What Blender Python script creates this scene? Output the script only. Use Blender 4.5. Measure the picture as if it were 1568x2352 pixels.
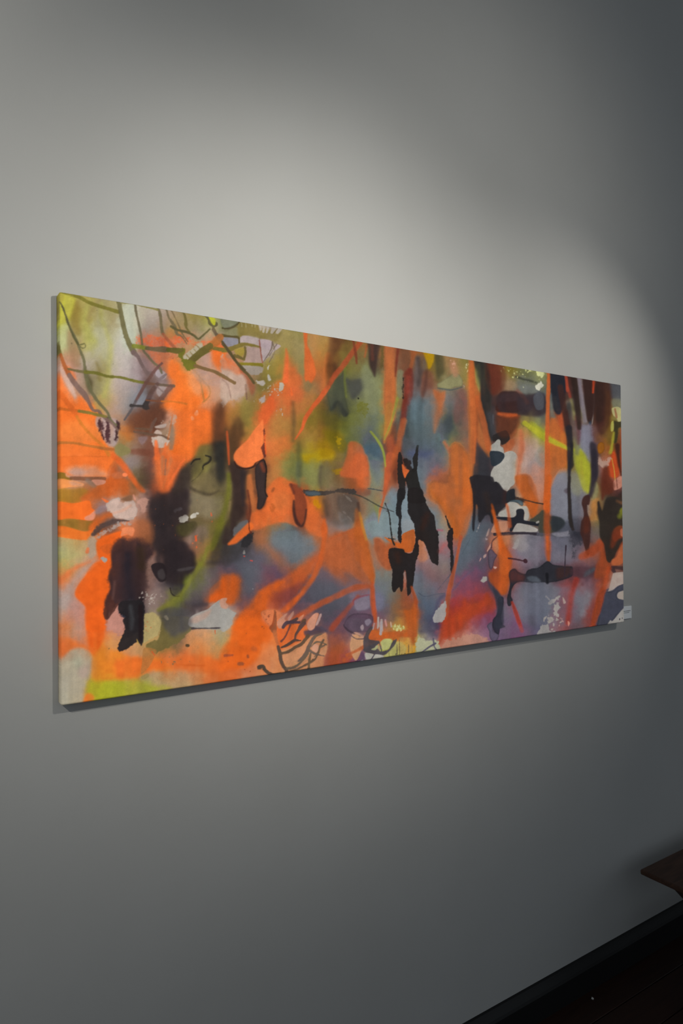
import bpy, bmesh, math
import numpy as np
from mathutils import Vector, Matrix

for _o in list(bpy.data.objects):
    bpy.data.objects.remove(_o, do_unlink=True)
scn = bpy.context.scene
COL = scn.collection
R = math.radians

# ------------------------------------------------------------------ camera
# hand-held portrait frame with a 24 mm lens, standing near the left end of the canvas
CAM = Vector((-0.2732, -1.4239, 1.5093))
YAW, PITCH, ROLL = 0.5840, 0.01127, -0.00919
cam_d = bpy.data.cameras.new('camera')
cam = bpy.data.objects.new('camera', cam_d)
COL.objects.link(cam)
fw = Vector((math.sin(YAW) * math.cos(PITCH), math.cos(YAW) * math.cos(PITCH), math.sin(PITCH)))
rt = Vector((math.cos(YAW), -math.sin(YAW), 0.0))
up = rt.cross(fw)
rt2 = rt * math.cos(ROLL) + up * math.sin(ROLL)
up2 = -rt * math.sin(ROLL) + up * math.cos(ROLL)
cam.matrix_world = Matrix(((rt2.x, up2.x, -fw.x, CAM.x), (rt2.y, up2.y, -fw.y, CAM.y), (rt2.z, up2.z, -fw.z, CAM.z), (0, 0, 0, 1)))
cam_d.sensor_fit = 'VERTICAL'
cam_d.sensor_height = 36.0
cam_d.lens = 24.0
cam_d.clip_start = 0.02
cam_d.dof.use_dof = True
cam_d.dof.focus_distance = 1.75
cam_d.dof.aperture_fstop = 4.0
scn.camera = cam

# ------------------------------------------------------------------ world: dim, cool daylight of the open gallery
world = bpy.data.worlds.new('gallery_daylight')
scn.world = world
world.use_nodes = True
bg = world.node_tree.nodes['Background']
bg.inputs['Color'].default_value = (0.86, 0.95, 1.035, 1)
bg.inputs['Strength'].default_value = 0.34

# ------------------------------------------------------------------ four gallery spotlights on a track in front of the wall
def spot(name, loc, aim, half, watts, colour, radius=0.012):
    d = bpy.data.lights.new(name, 'SPOT')
    d.energy = watts; d.color = colour
    d.spot_size = 2 * half; d.spot_blend = 1.0
    d.shadow_soft_size = radius
    o = bpy.data.objects.new(name, d)
    COL.objects.link(o)
    o.location = loc
    o.rotation_euler = (Vector(aim) - Vector(loc)).to_track_quat('-Z', 'Y').to_euler()
    return o
WARM = (1.0, 0.96, 0.87)
K = 98.0
spot('track_spot', (-1.122, -1.371, 2.389), (-0.92, 0, 2.004), 0.982, 0.762 * K, WARM)
spot('track_spot', (0.459, -1.107, 2.055), (0.547, 0, 1.778), 0.800, 0.435 * K, WARM)
spot('track_spot', (1.995, -1.085, 2.296), (1.482, 0, 1.723), 0.639, 0.272 * K, WARM)
spot('track_spot', (1.037, -1.255, 2.382), (1.155, 0, 2.352), 0.859, 0.206 * K, WARM)

scn.view_settings.view_transform = 'Standard'
scn.view_settings.look = 'None'
scn.view_settings.exposure = 0.0
scn.view_settings.gamma = 1.0
scn.view_settings.use_curve_mapping = False

# ------------------------------------------------------------------ helpers
def mat(name, rgb, rough=0.8, spec=0.3):
    m = bpy.data.materials.new(name); m.use_nodes = True
    b = m.node_tree.nodes['Principled BSDF']
    b.inputs['Base Color'].default_value = (*rgb, 1)
    b.inputs['Roughness'].default_value = rough
    b.inputs['Specular IOR Level'].default_value = spec
    return m, m.node_tree, b

def new_obj(name, me, m, parent=None):
    o = bpy.data.objects.new(name, me)
    COL.objects.link(o)
    if m is not None:
        me.materials.append(m)
    if parent is not None:
        o.parent = parent
    return o

def from_bm(name, bm, m, parent=None, smooth=False):
    bmesh.ops.recalc_face_normals(bm, faces=bm.faces)
    me = bpy.data.meshes.new(name)
    bm.to_mesh(me); bm.free()
    if smooth:
        for p in me.polygons:
            p.use_smooth = True
    return new_obj(name, me, m, parent)

def box_bm(x0, x1, y0, y1, z0, z1, bevel=0.0, seg=2):
    bm = bmesh.new()
    v = bmesh.ops.create_cube(bm, size=1.0)['verts']
    for q in v:
        q.co = Vector(((x0 + x1) / 2 + q.co.x * (x1 - x0), (y0 + y1) / 2 + q.co.y * (y1 - y0), (z0 + z1) / 2 + q.co.z * (z1 - z0)))
    if bevel:
        bmesh.ops.bevel(bm, geom=list(bm.edges), offset=bevel, segments=seg, affect='EDGES', profile=0.5)
    return bm

def prism_bm(profile, x0, x1):
    """profile: (y, z) outline swept along x"""
    bm = bmesh.new()
    a = [bm.verts.new((x0, y, z)) for y, z in profile]
    b = [bm.verts.new((x1, y, z)) for y, z in profile]
    n = len(profile)
    bm.faces.new(a); bm.faces.new(b[::-1])
    for i in range(n):
        bm.faces.new((a[i], b[i], b[(i + 1) % n], a[(i + 1) % n]))
    return bm

def tag(o, label, cat, group=None):
    o['label'] = label; o['category'] = cat
    if group:
        o['group'] = group

def struct(o, label):
    o['kind'] = 'structure'; o['label'] = label

# ------------------------------------------------------------------ materials of the room
m_wall, nt, b = mat('pale_grey_wall_paint', (0.4176, 0.4205, 0.4118), 0.75, 0.25)
tc = nt.nodes.new('ShaderNodeTexCoord')
n1 = nt.nodes.new('ShaderNodeTexNoise'); n1.inputs['Scale'].default_value = 3.5; n1.inputs['Detail'].default_value = 5
n2 = nt.nodes.new('ShaderNodeTexNoise'); n2.inputs['Scale'].default_value = 260; n2.inputs['Detail'].default_value = 3
n3 = nt.nodes.new('ShaderNodeTexNoise'); n3.inputs['Scale'].default_value = 14; n3.inputs['Detail'].default_value = 4
rp = nt.nodes.new('ShaderNodeValToRGB')
rp.color_ramp.elements[0].position = 0.3; rp.color_ramp.elements[0].color = (0.4089, 0.4106, 0.4014, 1)
rp.color_ramp.elements[1].position = 0.7; rp.color_ramp.elements[1].color = (0.4263, 0.4292, 0.4222, 1)
bp = nt.nodes.new('ShaderNodeBump'); bp.inputs['Strength'].default_value = 0.12; bp.inputs['Distance'].default_value = 0.0015
bp2 = nt.nodes.new('ShaderNodeBump'); bp2.inputs['Strength'].default_value = 0.10; bp2.inputs['Distance'].default_value = 0.006
for n in (n1, n2, n3):
    nt.links.new(tc.outputs['Object'], n.inputs['Vector'])
nt.links.new(n1.outputs['Fac'], rp.inputs['Fac'])
nt.links.new(rp.outputs['Color'], b.inputs['Base Color'])
nt.links.new(n3.outputs['Fac'], bp2.inputs['Height'])
nt.links.new(n2.outputs['Fac'], bp.inputs['Height'])
nt.links.new(bp2.outputs['Normal'], bp.inputs['Normal'])
nt.links.new(bp.outputs['Normal'], b.inputs['Normal'])

m_ceil, _, _ = mat('white_ceiling_paint', (0.45, 0.46, 0.46), 0.9, 0.2)
m_base, nt, b = mat('black_skirting_paint', (0.007, 0.007, 0.0075), 0.5, 0.3)

def wood(name, c0, c1, rough, scale, boards=None):
    m, nt, b = mat(name, c0, rough, 0.35)
    tc = nt.nodes.new('ShaderNodeTexCoord')
    mp = nt.nodes.new('ShaderNodeMapping'); mp.inputs['Scale'].default_value = scale
    n = nt.nodes.new('ShaderNodeTexNoise'); n.inputs['Scale'].default_value = 6; n.inputs['Detail'].default_value = 6; n.inputs['Distortion'].default_value = 0.6
    r = nt.nodes.new('ShaderNodeValToRGB')
    r.color_ramp.elements[0].position = 0.32; r.color_ramp.elements[0].color = (*c0, 1)
    r.color_ramp.elements[1].position = 0.70; r.color_ramp.elements[1].color = (*c1, 1)
    bp = nt.nodes.new('ShaderNodeBump'); bp.inputs['Strength'].default_value = 0.25; bp.inputs['Distance'].default_value = 0.002
    nt.links.new(tc.outputs['Object'], mp.inputs['Vector']); nt.links.new(mp.outputs['Vector'], n.inputs['Vector'])
    nt.links.new(n.outputs['Fac'], r.inputs['Fac']); nt.links.new(r.outputs['Color'], b.inputs['Base Color'])
    nt.links.new(n.outputs['Fac'], bp.inputs['Height']); nt.links.new(bp.outputs['Normal'], b.inputs['Normal'])
    return m
m_floor = wood('dark_red_brown_floorboard', (0.020, 0.007, 0.004), (0.036, 0.013, 0.007), 0.5, (0.6, 9, 9))
m_seat = wood('worn_dark_bench_wood', (0.045, 0.020, 0.012), (0.090, 0.042, 0.024), 0.6, (1.2, 12, 12))
m_leg = wood('dark_bench_leg_wood', (0.020, 0.010, 0.007), (0.035, 0.018, 0.012), 0.65, (8, 8, 1))

# ------------------------------------------------------------------ room shell
X0, X1, YF, ZC = -4.0, 6.0, -6.0, 4.2
wall = from_bm('wall_back', box_bm(X0, X1, 0.0, 0.12, 0.0, ZC), m_wall)
struct(wall, 'white painted gallery wall behind the painting')
ceil = from_bm('ceiling', box_bm(X0, X1, YF, 0.12, ZC, ZC + 0.1), m_ceil)
struct(ceil, 'plain white ceiling above the gallery wall')

floor = from_bm('floor', box_bm(X0, X1, YF, 0.12, -0.10, -0.02), m_leg)
struct(floor, 'dark red-brown wooden floor along the wall')
# floorboards run along the wall, one object each, joints recessed
bw = 0.115
bb = box_bm(X0, X1, -bw + 0.0015, -0.0015, -0.0199, 0.0, 0.0015, 1)
me = bpy.data.meshes.new('floorboard'); bmesh.ops.recalc_face_normals(bb, faces=bb.faces); bb.to_mesh(me); bb.free()
me.materials.append(m_floor)
for i in range(int(-YF / bw)):
    o = bpy.data.objects.new('floorboard', me)
    COL.objects.link(o); o.parent = floor
    o.location = ((i * 0.37) % 0.4 - 0.2, -i * bw, 0)

base = from_bm('baseboard_back', prism_bm([(0.0, 0.0), (-0.024, 0.0), (-0.024, 0.072), (-0.021, 0.080), (-0.012, 0.092), (-0.007, 0.098), (0.0, 0.100)], X0, X1), m_base)
struct(base, 'black wooden skirting board at the foot of the wall')
# ---- the painting: washes, pours and drips laid down one after another ----
PX0, PY0, PW, PH = 112, 650, 1336, 990          # trace frame of the canvas sheet

def _noise(rng, cell, celly=None):
    celly = celly or cell
    gh, gw = int(PH / celly) + 3, int(PW / cell) + 3
    g = rng.random((gh, gw)).astype(np.float32)
    yy = np.arange(PH, dtype=np.float32) / celly
    xx = np.arange(PW, dtype=np.float32) / cell
    y0 = yy.astype(int); x0 = xx.astype(int)
    fy = (yy - y0)[:, None]; fx = (xx - x0)[None, :]
    fy = fy * fy * (3 - 2 * fy); fx = fx * fx * (3 - 2 * fx)
    a = g[y0][:, x0]; b = g[y0][:, x0 + 1]; c = g[y0 + 1][:, x0]; d = g[y0 + 1][:, x0 + 1]
    return (a * (1 - fx) + b * fx) * (1 - fy) + (c * (1 - fx) + d * fx) * fy - 0.5

def _rgb(h):
    return np.array([int(h[i:i + 2], 16) / 255 for i in (0, 2, 4)], np.float32)

def _smooth_closed(p, k=4):
    n = len(p); out = []
    for i in range(n):
        a, b, c, d = p[i - 1], p[i], p[(i + 1) % n], p[(i + 2) % n]
        for j in range(k):
            t = j / k
            out.append(0.5 * (2 * b + (c - a) * t + (2 * a - 5 * b + 4 * c - d) * t * t + (3 * b - a - 3 * c + d) * t ** 3))
    return np.array(out, np.float32)

def _smooth_open(p, k=4):
    n = len(p); out = []
    for i in range(n - 1):
        a, b, c, d = p[max(i - 1, 0)], p[i], p[i + 1], p[min(i + 2, n - 1)]
        for j in range(k):
            t = j / k
            out.append(0.5 * (2 * b + (c - a) * t + (2 * a - 5 * b + 4 * c - d) * t * t + (3 * b - a - 3 * c + d) * t ** 3))
    out.append(p[-1])
    return np.array(out, np.float32)

def paint_sheet(text):
    rng = np.random.default_rng(7)
    n2, n5, n12, n40 = _noise(rng, 2.0), _noise(rng, 5.0), _noise(rng, 12.0), _noise(rng, 40.0)
    n1 = (rng.random((PH, PW)).astype(np.float32) - 0.5)
    nv = _noise(rng, 9.0)
    ns = _noise(rng, 9.0, 46.0) + 0.6 * _noise(rng, 22.0, 90.0)
    run = _noise(rng, 5.0)[:1, :] * 0.5 + _noise(rng, 14.0)[:1, :]
    run = run * (0.6 + _noise(rng, 60.0))
    edge = n2 * 0.8 + n5 * 1.2 + n12 * 0.6
    img = np.zeros((PH, PW, 3), np.float32)
    ops = []; anchors = []
    ox = oy = 0.0; sc = 4.0
    for line in text.strip().split('\n'):
        line = line.strip()
        if not line or line[0] == '#':
            continue
        if line[0] == 'T':
            tt = [float(v) for v in line.split()[1:]]
            ox, oy = tt[:2]; sc = tt[2] if len(tt) > 2 else 4.0
        elif line[0] == 'B':
            for tok in line[1:].replace(';', ' ').split():
                x, y, h = tok.split(',')
                anchors.append((ox + float(x) / sc, oy + float(y) / sc, *_rgb(h)))
        else:
            head, pts = line.split('|')
            hp = head.split()
            opt = dict(r=0.0, m=0.0, x=0.0)
            for o in hp[4:]:
                opt[o[0]] = float(o[1:])
            P = np.array([[float(v) for v in t.split(',')] for t in pts.split()], np.float32)
            P[:, 0] = ox + P[:, 0] / sc; P[:, 1] = oy + P[:, 1] / sc
            if hp[0] in 'LK':
                P[:, 2:4] = P[:, 2:4] / sc
            if hp[0] == 'K':
                P[:, 5:7] = P[:, 5:7] / sc
            ops.append((hp[0], _rgb(hp[1]), float(hp[2]), float(hp[3]), opt, P))
    # wet-in-wet ground: anchors blended with a soft kernel
    A = np.array(anchors, np.float32)
    q = 4
    gx = (np.arange(0, PW + q, q) + PX0).astype(np.float32); gy = (np.arange(0, PH + q, q) + PY0).astype(np.float32)
    lo = np.zeros((len(gy), len(gx), 3), np.float32)
    for j, y in enumerate(gy):
        dx = (gx[:, None] - A[None, :, 0]); dy = (y - A[None, :, 1])
        d2 = (dx / 12.5) ** 2 + (dy / 17.0) ** 2
        w = np.exp(-0.5 * np.minimum(d2, 60)) + 1e-4 / (1 + d2 * d2)
        lo[j] = (w @ A[:, 2:]) / w.sum(1, keepdims=True)
    yy = np.arange(PH) / q; xx = np.arange(PW) / q
    # warp the ground a little so that the washes look poured
    X = np.clip(xx[None, :] + n40 * 2.6 + n12 * 2.2 + n5 * 0.9, 0, len(gx) - 1.001)
    Y = np.clip(yy[:, None] + nv * 3.2 + n5 * 1.2, 0, len(gy) - 1.001)
    x0 = X.astype(int); y0 = Y.astype(int); fx = (X - x0)[..., None]; fy = (Y - y0)[..., None]
    img = (lo[y0, x0] * (1 - fx) + lo[y0, x0 + 1] * fx) * (1 - fy) + (lo[y0 + 1, x0] * (1 - fx) + lo[y0 + 1, x0 + 1] * fx) * fy
    gxx = (np.arange(PW) + PX0).astype(np.float32); gyy = (np.arange(PH) + PY0).astype(np.float32)

    def lay(kind, col, al, soft, opt, P):
        soft = max(soft, 0.55)
        if kind == 'P':
            p = _smooth_closed(P[:, :2]); mw = 0
        else:
            p = _smooth_open(P, 5); p[:, 2] = np.maximum(p[:, 2], 0.6); mw = P[:, 2].max() / 2
        pad = soft * 1.5 + opt['r'] * 2 + 3 + mw
        xa = int(max(0, p[:, 0].min() - pad - PX0)); xb = int(min(PW, p[:, 0].max() + pad - PX0 + 1))
        ya = int(max(0, p[:, 1].min() - pad - PY0)); yb = int(min(PH, p[:, 1].max() + pad - PY0 + 1))
        if xb <= xa or yb <= ya:
            return
        gx = gxx[xa:xb][None, :]; gy = gyy[ya:yb][:, None]
        d = np.full((yb - ya, xb - xa), 1e9, np.float32)
        if kind == 'P':
            ins = np.zeros(d.shape, bool)
            n = len(p)
            for i in range(n):
                a = p[i]; b = p[(i + 1) % n]; e = b - a; L = float(e @ e) + 1e-9
                wx = gx - a[0]; wy = gy - a[1]
                t = np.clip((wx * e[0] + wy * e[1]) / L, 0, 1)
                d = np.minimum(d, (wx - t * e[0]) ** 2 + (wy - t * e[1]) ** 2)
                if a[1] != b[1]:
                    c = ((gy >= a[1]) != (gy >= b[1]))
                    xi = a[0] + (gy - a[1]) * e[0] / e[1]
                    ins ^= (c & (gx < xi))
            d = np.sqrt(d); d = np.where(ins, -d, d)
        else:
            for i in range(len(p) - 1):
                a = p[i]; b = p[i + 1]; ex, ey = b[0] - a[0], b[1] - a[1]; L = ex * ex + ey * ey + 1e-9
                wx = gx - a[0]; wy = gy - a[1]
                t = np.clip((wx * ex + wy * ey) / L, 0, 1)
                d = np.minimum(d, np.sqrt((wx - t * ex) ** 2 + (wy - t * ey) ** 2) - (a[2] + (b[2] - a[2]) * t) / 2)
        sl = (slice(ya, yb), slice(xa, xb))
        d = d + edge[sl] * (opt['r'] * 2.2 + 0.5) + n12[sl] * soft * 0.5
        t = np.clip(0.5 - d / (2 * soft), 0, 1); t = t * t * (3 - 2 * t)
        if soft >= 2.5:                                   # spray grain along soft edges
            t = np.clip(t + (n1[sl] * 0.5 + n2[sl] * 0.45 + n5[sl] * 0.35) * np.minimum(1, soft / 6) * 4 * t * (1 - t) * 0.45, 0, 1)
        a = al * t
        if soft >= 3.5:                                   # thin and thick passages of a wash
            a = a * np.clip(0.86 + 0.42 * ns[sl], 0.5, 1.0)
        if opt['x']:
            a = a * (1 - opt['x'] * np.clip((n2[sl] + n5[sl] * 0.7) * 3 + 0.5, 0, 1))
        c = np.broadcast_to(col, d.shape + (3,))
        if opt['m']:
            c = c * (1 - opt['m'] * np.exp(-(d / 2.2) ** 2))[..., None]
        v = 1 + 0.10 * n40[sl] + 0.06 * n12[sl]
        img[sl] = img[sl] * (1 - a[..., None]) + c * v[..., None] * a[..., None]

    for kind, col, al, soft, opt, P in ops:
        if kind == 'K':
            for row in P:
                cx, cy, rx, ry = row[0], row[1], row[2], row[3]
                for i in range(int(row[4])):
                    th = rng.random() * 6.283; rr = rng.random() ** 0.5
                    x = cx + rx * rr * math.cos(th); y = cy + ry * rr * math.sin(th)
                    s = row[5] + (row[6] - row[5]) * rng.random() ** 2
                    an = np.sort(rng.random(5) * 6.283); ra = s * (0.5 + 0.7 * rng.random(5))
                    lay('P', col, al, soft, dict(r=0.4, m=0.0, x=0.0), np.stack([x + ra * np.cos(an), y + 1.3 * ra * np.sin(an)], 1).astype(np.float32))
        else:
            lay(kind, col, al, soft, opt, P)
    # settle the hues: slate and violet greyer, greens towards olive, thinner orange in the middle and right
    r, g, b = img[..., 0], img[..., 1], img[..., 2]
    lum = (0.3 * r + 0.55 * g + 0.15 * b)[..., None]
    cool = np.clip((b - np.minimum(r, g)) / 0.06, 0, 1)[..., None] * np.clip((b - r + 0.03) / 0.05, 0, 1)[..., None]
    img = lum + (img - lum) * (1 - 0.38 * cool)
    over = np.clip(img[..., 1] - img[..., 0], 0, 1) * (img[..., 1] > img[..., 2])
    img[..., 1] -= 0.6 * over
    pale = np.clip((lum[..., 0] - 0.5) / 0.15, 0, 1) * np.clip((0.62 - (img[..., 0] - img[..., 2])) / 0.2, 0, 1)
    img = img * (1 - 0.065 * pale)[..., None]
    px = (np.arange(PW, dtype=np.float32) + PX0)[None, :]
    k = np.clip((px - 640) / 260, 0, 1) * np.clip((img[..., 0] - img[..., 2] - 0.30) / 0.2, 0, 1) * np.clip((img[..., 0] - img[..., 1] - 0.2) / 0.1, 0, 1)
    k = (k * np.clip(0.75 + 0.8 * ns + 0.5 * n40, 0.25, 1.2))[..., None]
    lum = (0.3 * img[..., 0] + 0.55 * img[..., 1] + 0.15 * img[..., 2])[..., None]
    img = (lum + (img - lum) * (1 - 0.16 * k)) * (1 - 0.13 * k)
    img = img * (1 + 0.05 * n1 + 0.06 * n2 + 0.06 * nv + 0.10 * run)[..., None]
    return np.clip(img, 0.01, 1)
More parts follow.
